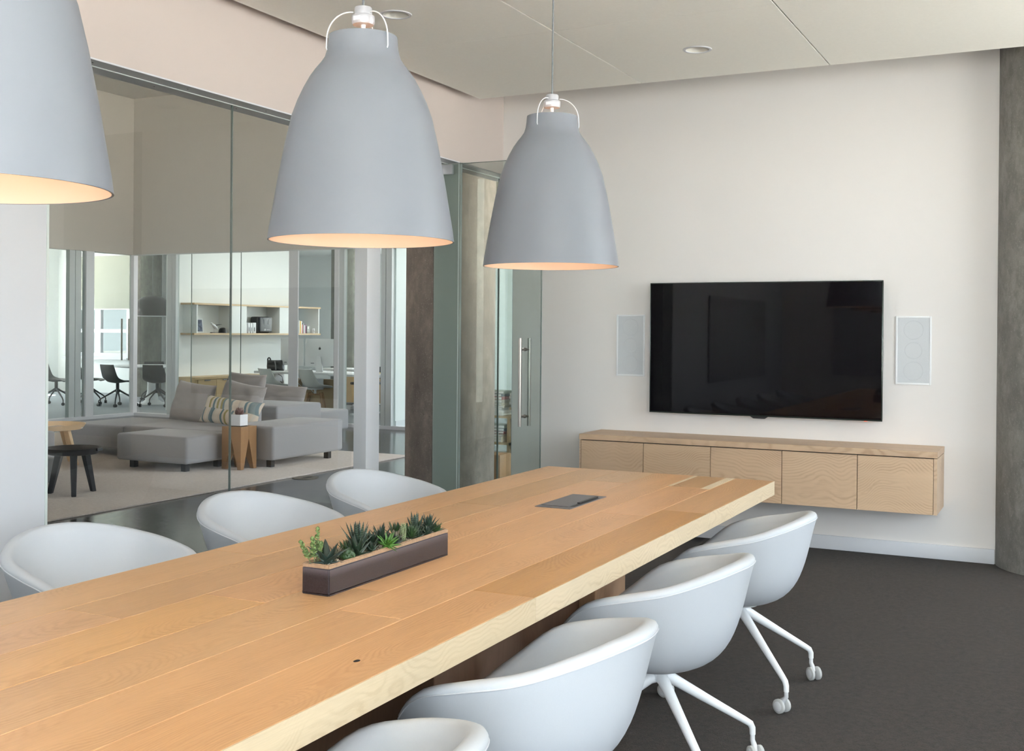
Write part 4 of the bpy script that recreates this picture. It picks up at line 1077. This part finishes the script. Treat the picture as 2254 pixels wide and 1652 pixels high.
# =================================================================== BEYOND THE FAR GLASS
# wall shelf with white dividers
SX0, SX1 = -14.949, -14.60
sh = thing('wall_shelf', 'long floating shelf of two oak boards with white dividers', 'shelf', (-14.77, 18.0, 1.35))
box('board', (SX0, 16.03, 1.350), (SX1, 19.95, 1.383), m_cred, sh, color=(1.05, 1.05, 1.08))
box('board', (SX0, 16.03, 1.915), (SX1, 19.95, 1.948), m_cred, sh, color=(1.05, 1.05, 1.08))
for y0, y1, x1 in ((16.10, 16.13, SX1-.01), (17.08, 17.52, SX1-.01), (18.55, 18.90, SX1-.01), (19.88, 19.91, SX1-.01)):
    box('divider', (SX0, y0, 1.383), (x1, y1, 1.915), m_office, sh)
pf = thing('picture_frame', 'leaning white framed photograph at the left of the office shelf', 'picture', (-14.74, 16.2, 1.383))
o = box('frame', (-14.76, 16.17, 1.385), (-14.745, 16.39, 1.66), m_white, pf); o.rotation_euler = (0, radians(-12), radians(-25))
o = box('print', (-14.744, 16.195, 1.41), (-14.742, 16.365, 1.635), M('dark_print', (.10, .12, .18), .6, var=.7, vscale=25), pf); o.rotation_euler = (0, radians(-12), radians(-25))
ty = thing('toy_bird', 'small white bird model on a black stand on the shelf', 'figurine', (-14.72, 16.72, 1.383))
box('stand', (-14.75, 16.62, 1.383), (-14.69, 16.80, 1.40), m_black, ty, bevel=.003)
tube('rod', [(-14.72, 16.70, 1.40), (-14.72, 16.70, 1.47)], .003, m_steel, ty, 6)
tube('body', [(-14.72, 16.64, 1.55), (-14.72, 16.68, 1.535), (-14.72, 16.73, 1.50), (-14.72, 16.79, 1.46)], [.012, .028, .040, .012], m_white, ty, 12)
tube('head', [(-14.72, 16.61, 1.575), (-14.72, 16.63, 1.57), (-14.72, 16.66, 1.56)], [.010, .024, .012], m_white, ty, 12)
tube('wing', [(-14.70, 16.72, 1.53), (-14.69, 16.80, 1.545), (-14.68, 16.88, 1.55)], [.012, .008, .002], m_black, ty, 6)
cpk = thing('cap', 'black baseball cap lying on the office shelf', 'cap', (-14.72, 16.93, 1.383))
lathe('crown', [(.085, 0), (.083, .04), (.065, .085), (.03, .105), (0, .108)], (-14.72, 16.95, 1.384), m_black, cpk, 24)
prism('visor', [(-14.80, 16.86), (-14.64, 16.86), (-14.66, 16.80), (-14.72, 16.775), (-14.78, 16.80)], 1.386, 1.392, m_black, cpk, 'Z')
for k, (y, wd, hh) in enumerate(((17.56, .035, .16), (17.63, .05, .20), (17.70, .055, .20), (17.77, .10, .21))):
    bk = thing('binder', ('slim short white binder beside the divider', 'white binder second on the shelf', 'white binder next to the wide one', 'widest white binder beside the black case')[k], 'binder', (-14.72, y, 1.383), 'white binders on the office shelf')
    box('case', (-14.86, y, 1.384), (-14.66, y+wd-.004, 1.384+hh), m_white, bk, bevel=.003)
    box('label', (-14.6605, y+wd*.3, 1.42), (-14.6585, y+wd*.62, 1.50), m_cord, bk)
hc = thing('hard_case', 'dark grey moulded travel case standing on the shelf', 'case', (-14.76, 18.15, 1.383))
box('body', (-14.90, 17.96, 1.384), (-14.70, 18.36, 1.72), m_black, hc, bevel=.04, seg=4)
box('front', (-14.705, 18.0, 1.41), (-14.665, 18.38, 1.71), M('slate_plastic', (.040, .047, .058), .5), hc, bevel=.018, seg=3)
for s in (-1, 1): tube('crease', [(-14.662, 18.19+s*.11, 1.68), (-14.661, 18.19+s*.06, 1.62), (-14.662, 18.19+s*.06, 1.56)], .004, m_alu, hc, 6)
tube('eye_mark', [(-14.662, 18.15+.030*cos(q*pi/8), 1.455+.016*sin(q*pi/8)) for q in range(16)], .002, m_alu, hc, 5, True)
lathe('eye_pupil', [(0, .001), (.008, .001), (.008, 0)], (-14.663, 18.15, 1.455), m_alu, hc, 12).rotation_euler = (0, pi/2, 0)
box('mark_line', (-14.664, 18.20, 1.447), (-14.662, 18.30, 1.461), m_metalbox, hc)
rg = random.Random(9); y = 18.93
bc = [(.25, .1, .1), (.8, .8, .75), (.75, .75, .72), (.12, .15, .3), (.8, .7, .2), (.85, .85, .8), (.5, .15, .1), (.85, .8, .7), (.2, .25, .2), (.7, .7, .7), (.75, .5, .1), (.85, .85, .85), (.6, .2, .15), (.25, .25, .3), (.8, .8, .8), (.25, .1, .2)]
bl_ = ['maroon spined', 'cream', 'off-white', 'navy', 'yellow', 'ivory', 'rust red', 'sand coloured', 'dark green', 'silver grey', 'orange', 'bright white', 'brick red', 'charcoal', 'chalk white', 'dark purple']
for k in range(16):
    wd = rg.uniform(.028, .048); hh = rg.uniform(.20, .28)*(1 if k < 12 else .85)
    b = thing('book', bl_[k]+' upright book on the right part of the office shelf', 'book', (-14.75, y, 1.383), 'books on the office shelf')
    box('cover', (-14.86, y, 1.384), (-14.66, y+wd-.003, 1.384+hh), m_cover, b, bevel=.002, seg=1, color=bc[k])
    box('page_block', (-14.855, y+.003, 1.385), (-14.70, y+wd-.006, 1.3845+hh), m_paper, b)
    y += wd
gf = thing('glass_award', 'small grey block beside the books on the shelf', 'ornament', (-14.72, 19.62, 1.383))
box('block', (-14.76, 19.60, 1.384), (-14.70, 19.70, 1.54), M('grey_block', (.35, .37, .36), .2), gf, bevel=.004)
box('plate', (-14.699, 19.61, 1.48), (-14.697, 19.66, 1.53), m_paper, gf)
mu = thing('mug', 'white mug with a black letter S at the right end of the shelf', 'mug', (-14.70, 19.79, 1.383))
lathe('cup', [(0, .002), (.045, .002), (.047, .01), (.048, .105), (.044, .105), (.043, .012), (0, .010)], (-14.70, 19.79, 1.383), m_white, mu, 24)
def text(name, body, size, loc, rot, m, parent, ext=.0008):
    cu = bpy.data.curves.new(name, 'FONT'); cu.body = body; cu.size = size; cu.extrude = ext; cu.align_x = 'CENTER'; cu.align_y = 'CENTER'
    tmp = bpy.data.objects.new(name, cu); COL.objects.link(tmp)
    dg = bpy.context.evaluated_depsgraph_get(); me = bpy.data.meshes.new_from_object(tmp.evaluated_get(dg))
    bpy.data.objects.remove(tmp)
    me.materials.clear()
    o = link(name, me, m, parent, loc); o.rotation_euler = rot
    return o
text('letter', 'S', .085, (-14.6505, 19.77, 1.437), (pi/2, 0, pi/2-.3), m_black, mu)

# the shelf and all that stands on it, hung at its measured distance
CE = Vector((0, 0, 1.4622)); f = 14.1/14.6
for o in list(COL.objects):
    if o.parent is None and ((o.get('group') in ('white binders on the office shelf', 'books on the office shelf')) or o.name in ('wall_shelf', 'picture_frame', 'toy_bird', 'cap', 'hard_case', 'glass_award', 'mug')):
        o.location = CE+(o.location-CE)*f; o.scale = (f, f, f)
# credenza
cr = thing('credenza', 'long low oak credenza with drawers along the office wall', 'cabinet', (-14.2, 16.3, 0))
box('carcass', (-14.429, 15.35, 0), (-13.97, 17.40, .555), m_cred, cr)
box('top_board', (-14.429, 15.34, .555), (-13.95, 17.40, .595), m_cred, cr, color=(1.05, 1.05, 1.05))
for k in range(4):
    a = 15.42+k*.49
    d_ = box('drawer', (-13.969, a+.004, .10), (-13.955, a+.486, .545), m_cred, cr, color=(rg.uniform(.9, 1.05),)*3)
    box('pull', (-13.955, a+.17, .525), (-13.945, a+.32, .545), m_metalbox, d_)
# desks
def desk(x0, x1, y0, y1, zt, label):
    t = thing('office_desk', label, 'desk', ((x0+x1)/2, (y0+y1)/2, 0))
    box('desk_top', (x0, y0, zt-.04), (x1, y1, zt), m_white, t, bevel=.004)
    return t
dk = desk(-13.42, -11.55, 16.3, 17.15, .70, 'white topped desk carrying the two silver computers')
for x in (-13.2, -11.8): box('leg', (x-.04, 16.6, 0), (x+.04, 16.85, .66), m_alu, dk)
box('drawer_unit', (-13.0, 16.9, .0), (-12.0, 17.1, .55), m_cred, dk)
d2 = desk(-11.54, -9.3, 16.0, 16.85, .70, 'white topped height-adjustable desk behind the right glass bay')
for x in (-11.0,):
    box('leg', (x-.07, 16.28, .03), (x+.07, 16.42, .40), m_frame, d2); box('leg_sleeve', (x-.05, 16.30, .40), (x+.05, 16.40, .66), m_frame, d2)
    box('foot', (x-.09, 16.0, 0), (x+.09, 16.7, .03), m_frame, d2)
d3 = desk(-13.3, -9.3, 18.2, 18.9, .70, 'second row oak desk behind the silver computers')
box('modesty_panel', (-13.2, 18.85, .05), (-9.4, 18.89, .66), m_cred, d3)
box('drawer_front', (-12.9, 18.2, .05), (-11.4, 18.25, .60), m_cred, d3)
# two all-in-one computers seen from behind
def apple_logo(parent, cx, y, cz, s):
    pts = []
    for q in range(28):
        a = 2*pi*q/28
        r = s*(1+.06*cos(2*a)) * (1-.16*math.exp(-((a-pi/2)/.35)**2)) * (1-.10*math.exp(-((a-3*pi/2)/.25)**2))
        x = r*.92*cos(a); z = r*sin(a)
        dxx, dzz = x-(-s*1.05), z-s*.12
        if math.hypot(dxx, dzz) < s*.42: x += (s*.42-math.hypot(dxx, dzz))*.95
        pts.append((cx+x, cz+z))
    prism('logo', pts, y-.0012, y, m_logo, parent, 'Y')
    pts = [(cx+s*.05, cz+s*1.02), (cx-s*.02, cz+s*1.30), (cx-s*.22, cz+s*1.62), (cx-s*.42, cz+s*1.66), (cx-s*.38, cz+s*1.36), (cx-s*.2, cz+s*1.12)]
    prism('logo_leaf', [(2*cx-a, b) for a, b in pts], y-.0012, y, m_logo, parent, 'Y')
def computer(x, y, rz, label):
    t = thing('desktop_computer', label, 'computer', (0, 0, 0), 'silver all-in-one computers on the desk')
    bm = bmesh.new()
    W_, H_ = .325, .245
    nn = 12; V = {}
    for sd in (0, 1):
        for i in range(nn+1):
            for j in range(nn+1):
                u = -1+2*i/nn; v = -1+2*j/nn
                yy = .0 if sd else -(.006+.040*(1-u*u)*(1-v*v))
                V[(sd, i, j)] = bm.verts.new((u*W_, yy, .115+H_+v*H_-.005))
    for i in range(nn):
        for j in range(nn):
            bm.faces.new((V[(0, i, j)], V[(0, i+1, j)], V[(0, i+1, j+1)], V[(0, i, j+1)]))
            bm.faces.new((V[(1, i, j)], V[(1, i, j+1)], V[(1, i+1, j+1)], V[(1, i+1, j)]))
    for i in range(nn):
        for (a, b) in (((i, 0), (i+1, 0)), ((i+1, nn), (i, nn))):
            bm.faces.new((V[(0,)+a], V[(1,)+a], V[(1,)+b], V[(0,)+b]))
        for (a, b) in (((0, i+1), (0, i)), ((nn, i), (nn, i+1))):
            bm.faces.new((V[(0,)+a], V[(1,)+a], V[(1,)+b], V[(0,)+b]))
    bmesh.ops.recalc_face_normals(bm, faces=bm.faces)
    fin('housing', bm, m_monback, t, (0, 0, 0), auto=True)
    box('screen', (-W_+.01, .0, .13), (W_-.01, .003, .585), m_screen, t)
    prism('stand', [(-.055, .285), (.025, .285), (.075, .004), (-.075, .004)], -.055, -.045, m_monback, t, 'Y')
    box('stand_foot', (-.085, -.09, 0), (.085, .09, .006), m_monback, t)
    lathe('cable_hole', [(0, 0), (.018, 0), (.018, .002), (0, .002)], (0, -.056, .16), m_white, t, 20).rotation_euler = (pi/2, 0, 0)
    apple_logo(t, -.0, -.0465, .425, .026)
    box('port_row', (-.20, -.0245, .155), (-.13, -.022, .165), m_black, t)
    t.location = (x, y, .70); t.rotation_euler = (radians(-4)*0, 0, rz)
    return t
computer(-12.80, 16.62, radians(-14), 'left silver all-in-one computer, partly behind the white post')
computer(-12.10, 16.55, radians(4), 'right silver all-in-one computer with a black fruit emblem')
tube('desk_cable', [(-12.2, 16.5, .79), (-12.3, 16.42, .74), (-12.42, 16.4, .715), (-12.5, 16.45, .706)], .004, m_white, None, 6)
tag(bpy.data.objects['desk_cable'], 'white cable trailing across the desk from the right silver computer', 'cable')
for k, (xa, seed) in enumerate(((-13.0, 1), (-12.62, 2), (-12.45, 4))):
    rg = random.Random(seed)
    c = tube('hanging_cable', [(xa+rg.uniform(-.1, .1), 16.45+.05*q, .655-.06*q+.05*sin(q*2+seed)) for q in range(7)], .005, m_white if k else m_black, None, 6)
    tag(c, ('black cable hanging under the desk behind the left computer', 'white cable hanging under the desk beside the white post', 'white cable looping down to the power tray')[k], 'cable', 'cables under the white desk')
pt = thing('power_tray', 'white power strip tray hung below the desk', 'cable tray', (-12.35, 16.6, .40))
box('tray', (-12.62, 16.5, .38), (-12.15, 16.7, .40), m_white, pt); box('back', (-12.62, 16.69, .40), (-12.15, 16.70, .58), m_white, pt)
# backpack on the desk
bp = thing('backpack', 'black backpack slumped on the desk before the white wall', 'bag', (-13.22, 16.68, .70))
pb_ = pillow('bag_body', (-13.22, 16.68, .795), .36, .21, .20, (radians(-8), 0, radians(8)), m_black, None, None, 8)
for k_ in ('label', 'category', 'group'):
    if k_ in pb_: del pb_[k_]
pb_.parent = bp; pb_.location = (0, 0, .095)
tube('carry_loop', [(-13.36+.035*cos(q*pi/8), 16.66, .885+.05*sin(q*pi/8)) for q in range(16)], .013, m_black, bp, 8, True)
tube('front_strap', [(-13.14, 16.58, .72), (-13.13, 16.56, .80), (-13.18, 16.60, .88)], .012, m_metalbox, bp, 8)
# beige shell chairs with oak legs
def shell_sheet(name, m, t, wid, prof, flare=.03, thick=.012, n=14):
    """thin bent seat shell: prof = [(x,z,halfwidth,cup)]"""
    bm = bmesh.new(); top = []; bot = []
    for q, (x, z, hw, cup) in enumerate(prof):
        a = []; b = []
        x2, z2 = prof[min(q+1, len(prof)-1)][:2]; x1_, z1_ = prof[max(q-1, 0)][:2]
        tx, tz = x2-x1_, z2-z1_; l = math.hypot(tx, tz); nx, nz = tz/l, -tx/l
        for k in range(n+1):
            v = -1+2*k/n; c_ = cup*(abs(v)**2.4)
            p = Vector((x+nx*c_, v*hw, z+nz*c_)); a.append(bm.verts.new(p)); b.append(bm.verts.new(p+Vector((-nx*thick, 0, -nz*thick))))
        top.append(a); bot.append(b)
    for L, fl in ((top, False), (bot, True)):
        for A, B in zip(L, L[1:]):
            for k in range(n):
                f = (A[k], A[k+1], B[k+1], B[k]); bm.faces.new(f[::-1] if fl else f)
    for A, B, in ((top[0], bot[0]), (top[-1], bot[-1])):
        for k in range(n): bm.faces.new((A[k], A[k+1], B[k+1], B[k]))
    for i in range(len(prof)-1):
        for k in (0, n): bm.faces.new((top[i][k], top[i+1][k], bot[i+1][k], bot[i][k]))
    bmesh.ops.recalc_face_normals(bm, faces=bm.faces)
    o = fin(name, bm, m, t, (0, 0, 0), smooth=True); o.data.set_sharp_from_angle(angle=radians(50))
    return o
prof_b = [(.24, .455, .18, .01), (.20, .47, .215, .02), (.10, .455, .23, .05), (0, .445, .235, .07), (-.10, .455, .235, .09), (-.17, .49, .232, .10), (-.205, .55, .228, .09), (-.225, .63, .222, .07), (-.24, .71, .215, .05), (-.25, .775, .205, .03)]
def wood_chair():
    t = thing('shell_chair', 'x', 'chair', (0, 0, 0), 'stone grey shell chairs at the white desk')
    shell_sheet('seat_shell', m_beige, t, .45, prof_b)
    lathe('swivel', [(0, .43), (.04, .43), (.04, .42), (.02, .41), (.02, .34), (0, .34)], (0, 0, 0), m_alu, t, 16)
    boxes('cross_frame', [((-.16, -.015, .325), (.16, .015, .35)), ((-.015, -.16, .325), (.015, .16, .35))], m_stool, t)
    for k in range(4):
        a = k*pi/2+pi/4*0; u = Vector((cos(a), sin(a), 0))
        tube('leg', [u*.15+Vector((0, 0, .375)), u*.19+Vector((0, 0, .2)), u*.25+Vector((0, 0, 0))], [.020, .021, .013], m_stool, t, 8)
    return t
wc = wood_chair(); wtree = tree_of(wc)
wc.location = (-11.80, 15.98, 0); wc.rotation_euler = (0, 0, radians(72)); wc['label'] = 'stone grey shell chair on oak legs, right one before the desk'
dup(wc, (-12.58, 15.86, 0), radians(70), 'stone grey shell chair half hidden behind the sofa cushion', tree=wtree)
# chrome-based chair behind
sc_ = thing('swivel_chair', 'chrome based office chair behind the right shell chair', 'chair', (-11.75, 17.5, 0))
cyl('post', (-11.75, 17.5, .09), (-11.75, 17.5, .45), .025, m_chrome, sc_)
box('seat', (-11.98, 17.28, .45), (-11.52, 17.72, .50), m_blk, sc_, bevel=.02)
box('backrest', (-11.95, 17.70, .56), (-11.55, 17.74, .78), m_blk, sc_, bevel=.015)
for k in range(5):
    a = k*2*pi/5+.5; x_, y_ = -11.75+cos(a)*.30, 17.5+sin(a)*.30
    tube('leg', [(-11.75, 17.5, .12), (x_, y_, .07)], [.022, .014], m_chrome, sc_, 8)
    tube('caster', [(x_, y_-.02, .03), (x_, y_+.02, .03)], .03, m_white, sc_, 14)
# things seen in the right bay
dishy = lathe('dish', [(0, .012), (.13, .012), (.16, .035), (.165, .035), (.14, .003), (0, .0)], (-10.75, 16.15, .70), m_yellow, None, 32); tag(dishy, 'shallow yellow dish on the adjustable desk', 'dish')
dlp = thing('desk_lamp', 'white and black desk lamp head above the adjustable desk', 'lamp', (-11.05, 16.55, .70))
lathe('base', [(0, .02), (.07, .02), (.075, .012), (.075, 0), (0, 0)], (-11.05, 16.6, .70), m_black, dlp, 24)
tube('arm', [(-11.05, 16.6, .71), (-11.15, 16.6, .95), (-11.1, 16.6, 1.12)], .008, m_white, dlp, 8)
tube('head', [(-11.12, 16.6, 1.16), (-11.08, 16.6, 1.10), (-11.02, 16.6, 1.02)], [.02, .05, .075], m_white, dlp, 18)
tube('black_ring', [(-11.03, 16.6, 1.035), (-11.0, 16.6, .985)], [.078, .07], m_black, dlp, 18)
rk = thing('wire_rack', 'white wire rack tray above the adjustable desk', 'rack', (-10.6, 16.6, .70))
for q in range(9): tube('wire', [(-10.95+q*.08, 16.45, 1.06+.002*q), (-10.95+q*.08, 16.8, 1.06+.002*q)], .004, m_white, rk, 6)
for y_ in (16.45, 16.62, 16.8): tube('rail', [(-10.97, y_, 1.06), (-10.28, y_, 1.08)], .005, m_white, rk, 6)
for x_ in (-10.93, -10.32): tube('post', [(x_, 16.8, .70), (x_, 16.8, 1.07)], .007, m_white, rk, 6)
vb = thing('vertical_panel', 'pale green fabric screen behind the adjustable desk', 'screen', (-10.3, 17.4, 0))
box('screen_panel', (-11.35, 17.40, .0), (-9.3, 17.44, 2.2), M('green_screen_cloth', (.40, .46, .42), .9), vb)
for q in range(6): box('rib', (-11.2+q*.33, 17.385, .9), (-11.185+q*.33, 17.40, 2.2), m_office, vb)

# round-table room
rt = thing('round_table', 'white round pedestal meeting table in the far glass room', 'table', (-15.95, 16.35, 0))
lathe('table_top', [(0, .705), (.55, .705), (.74, .725), (.75, .735), (.745, .745), (0, .745)], (-15.95, 16.35, 0), m_pot, rt, 64)
lathe('pedestal', [(0, .704), (.10, .70), (.085, .5), (.09, .25), (.13, .08), (.20, .03), (.36, .018), (.38, .01), (.38, 0), (0, 0)], (-15.95, 16.35, 0), m_pot, rt, 48)
dm = thing('dome_pendant', 'large black dome pendant over the white round table', 'lamp', (-15.9, 16.3, 1.70))
lathe('shade', [(.345, 0), (.343, .12), (.325, .22), (.28, .30), (.20, .36), (.10, .39), (0, .40), ] + [(0, .392), (.098, .382), (.195, .352), (.273, .293), (.317, .214), (.335, .118), (.337, 0), (.345, 0)], (-15.9, 16.3, 1.70), m_blk, dm, 56)
lathe('white_rim', [(.346, -.006), (.346, .006), (.336, .006), (.336, -.006), (.346, -.006)], (-15.9, 16.3, 1.70), m_white, dm, 56)
cyl('cord', (-15.9, 16.3, 2.1), (-15.9, 16.3, RZ), .006, m_cord, dm, 8)
prof_k = [(.23, .455, .19, .0), (.18, .47, .215, .01), (.08, .455, .225, .035), (-.04, .445, .23, .05), (-.13, .46, .228, .06), (-.185, .505, .222, .05), (-.21, .56, .214, .04), (-.225, .63, .205, .03), (-.24, .71, .198, .02), (-.25, .785, .19, .012)]
def black_chair():
    t = thing('swivel_shell_chair', 'x', 'chair', (0, 0, 0), 'black swivel chairs at the round table')
    shell_sheet('seat_shell', m_blk, t, .45, prof_k)
    lathe('hub', [(0, .44), (.03, .44), (.03, .30), (.045, .28), (.03, .25), (0, .25)], (0, 0, 0), m_blk, t, 16)
    for k in range(4):
        a = pi/4+k*pi/2; u = Vector((cos(a), sin(a), 0))
        l_ = tube('leg', [u*.01+Vector((0, 0, .31)), u*.08+Vector((0, 0, .27)), u*.30+Vector((0, 0, .14)), u*.335+Vector((0, 0, .10)), u*.335+Vector((0, 0, .06))], [.020, .018, .013, .011, .010], m_blk, t, 8)
        p = u*.335; n_ = Vector((-sin(a+1), cos(a+1), 0))*.024
        tube('caster', [p-n_+Vector((0, 0, .03)), p+n_+Vector((0, 0, .03))], .03, m_blk, t, 16)
    return t
kc = black_chair(); ktree = tree_of(kc)
bspec = [(-16.00, 15.52, radians(84), 'black swivel chair seen from behind in the middle of the far room'),
         (-15.38, 15.90, radians(114), 'black swivel chair at the right of the round table, behind the glass joint'),
         (-16.95, 15.75, radians(35), 'black swivel chair in profile at the left of the round table'),
         (-16.6, 17.1, radians(-40), 'black swivel chair on the window side, only its backrest showing'),
         (-15.35, 17.15, radians(-120), 'black swivel chair at the rear right of the round table'),
         (-17.25, 15.2, radians(25), 'black swivel chair farthest left, behind the pale post')]
for k, (x, y, rz, lab) in enumerate(bspec):
    if k == 0: kc.location = (x, y, 0); kc.rotation_euler = (0, 0, rz); kc['label'] = lab
    else: dup(kc, (x, y, 0), rz, lab, tree=ktree)
# bare trees outside the far window
for k, (x, y, hh, sd) in enumerate(((-22.3, 22.5, 9, 1), (-21.4, 24.5, 8, 2), (-23.8, 26, 9, 3))):
    rg = random.Random(sd)
    t = thing('bare_tree', ('bare tree trunk nearest the far window', 'slender bare tree outside the far window', 'bare tree farthest from the far window')[k], 'tree', (x, y, -.4), 'bare trees outside')
    tube('trunk', [(x+.12*sin(q+sd), y, -.4+hh*q/6) for q in range(7)], [.16-.02*q for q in range(7)], m_bark, t, 8)
    for b_ in range(12):
        z0 = rg.uniform(.3, hh*.7); a = rg.uniform(0, 6.28); L = rg.uniform(1.0, 2.2)
        tube('branch', [(x, y, z0), (x+cos(a)*L*.5, y+sin(a)*L*.5, z0+L*.35), (x+cos(a)*L, y+sin(a)*L, z0+L*.9)], [.045, .03, .008], m_bark, t, 5)

# bookshelf seen through the glass door
bs = thing('bookcase', 'low open wooden bookcase seen between the column and the door', 'bookcase', (-5.3, 10.7, 0))
m_shelfw = wood('shelf_birch', lin(190, 165, 125), lin(160, 130, 95), 'X', contrast=.3)
for z in (.27, .55, ): box('shelf_board', (-5.75, 10.5, z), (-4.7, 10.85, z+.025), m_shelfw, bs)
box('upright', (-5.75, 10.5, .0), (-5.72, 10.85, .56), m_shelfw, bs); box('upright', (-5.30, 10.52, .0), (-5.27, 10.85, .55), m_shelfw, bs)
box('top_board', (-5.27, 10.5, .64), (-4.3, 10.85, .665), m_shelfw, bs)
box('lower_board', (-5.27, 10.5, .27), (-4.3, 10.85, .295), m_shelfw, bs)
rg = random.Random(3)
stacks = [(-5.72, -5.35, .576, 9, 'left book stack on the bookcase'), (-5.26, -5.02, .666, 7, 'right book stack on the bookcase'), (-5.70, -5.36, .03, 5, 'stack on the floor of the bookcase'), (-5.72, -5.35, .296, 6, 'stack on the lower bookcase shelf')]
cols = [(.75, .75, .68), (.55, .5, .42), (.8, .8, .76), (.35, .07, .07), (.8, .8, .8), (.10, .12, .16), (.65, .6, .5), (.3, .35, .3), (.75, .7, .55)]
cn = ['cream', 'brown', 'white', 'red', 'bright white', 'black', 'tan', 'green', 'sand']
od = ['lowest', 'second lowest', 'third', 'fourth', 'fifth', 'sixth', 'seventh', 'eighth', 'ninth']
for x0, x1, z, n_, lb in stacks:
    for k in range(n_):
        th_ = rg.uniform(.022, .034); j = rg.uniform(-.02, .02)
        b = thing('book', '%s %s book in the %s' % (od[k], cn[(k*2+n_) % 9], lb), 'book', ((x0+x1)/2, 10.6, z), 'book stacks on the bookcase')
        box('cover', (x0+j, 10.50+abs(j), z), (x1+j, 10.74+abs(j), z+th_), m_cover, b, bevel=.002, seg=1, color=cols[(k*2+n_) % 9])
        box('page_block', (x0+j+.004, 10.498+abs(j), z+.004), (x1+j-.006, 10.72, z+th_-.004), m_paper, b)
        z += th_+.0005
fb = thing('file_box', 'pale grey file box with printed lines on the bookcase', 'box', (-5.0, 10.6, .30))
box('carton', (-5.2, 10.52, .296), (-4.80, 10.8, .55), m_soffa, fb, bevel=.003)
for q in range(5): box('printed_line', (-5.17, 10.5185, .34+q*.035), (-5.05, 10.5195, .348+q*.035), m_paper, fb)
wb = thing('wooden_block', 'oak side panel standing behind the concrete column', 'side table', (-5.05, 9.9, 0))
box('panel', (-5.16, 9.70, 0), (-4.96, 9.95, .26), m_stool, wb, bevel=.01)
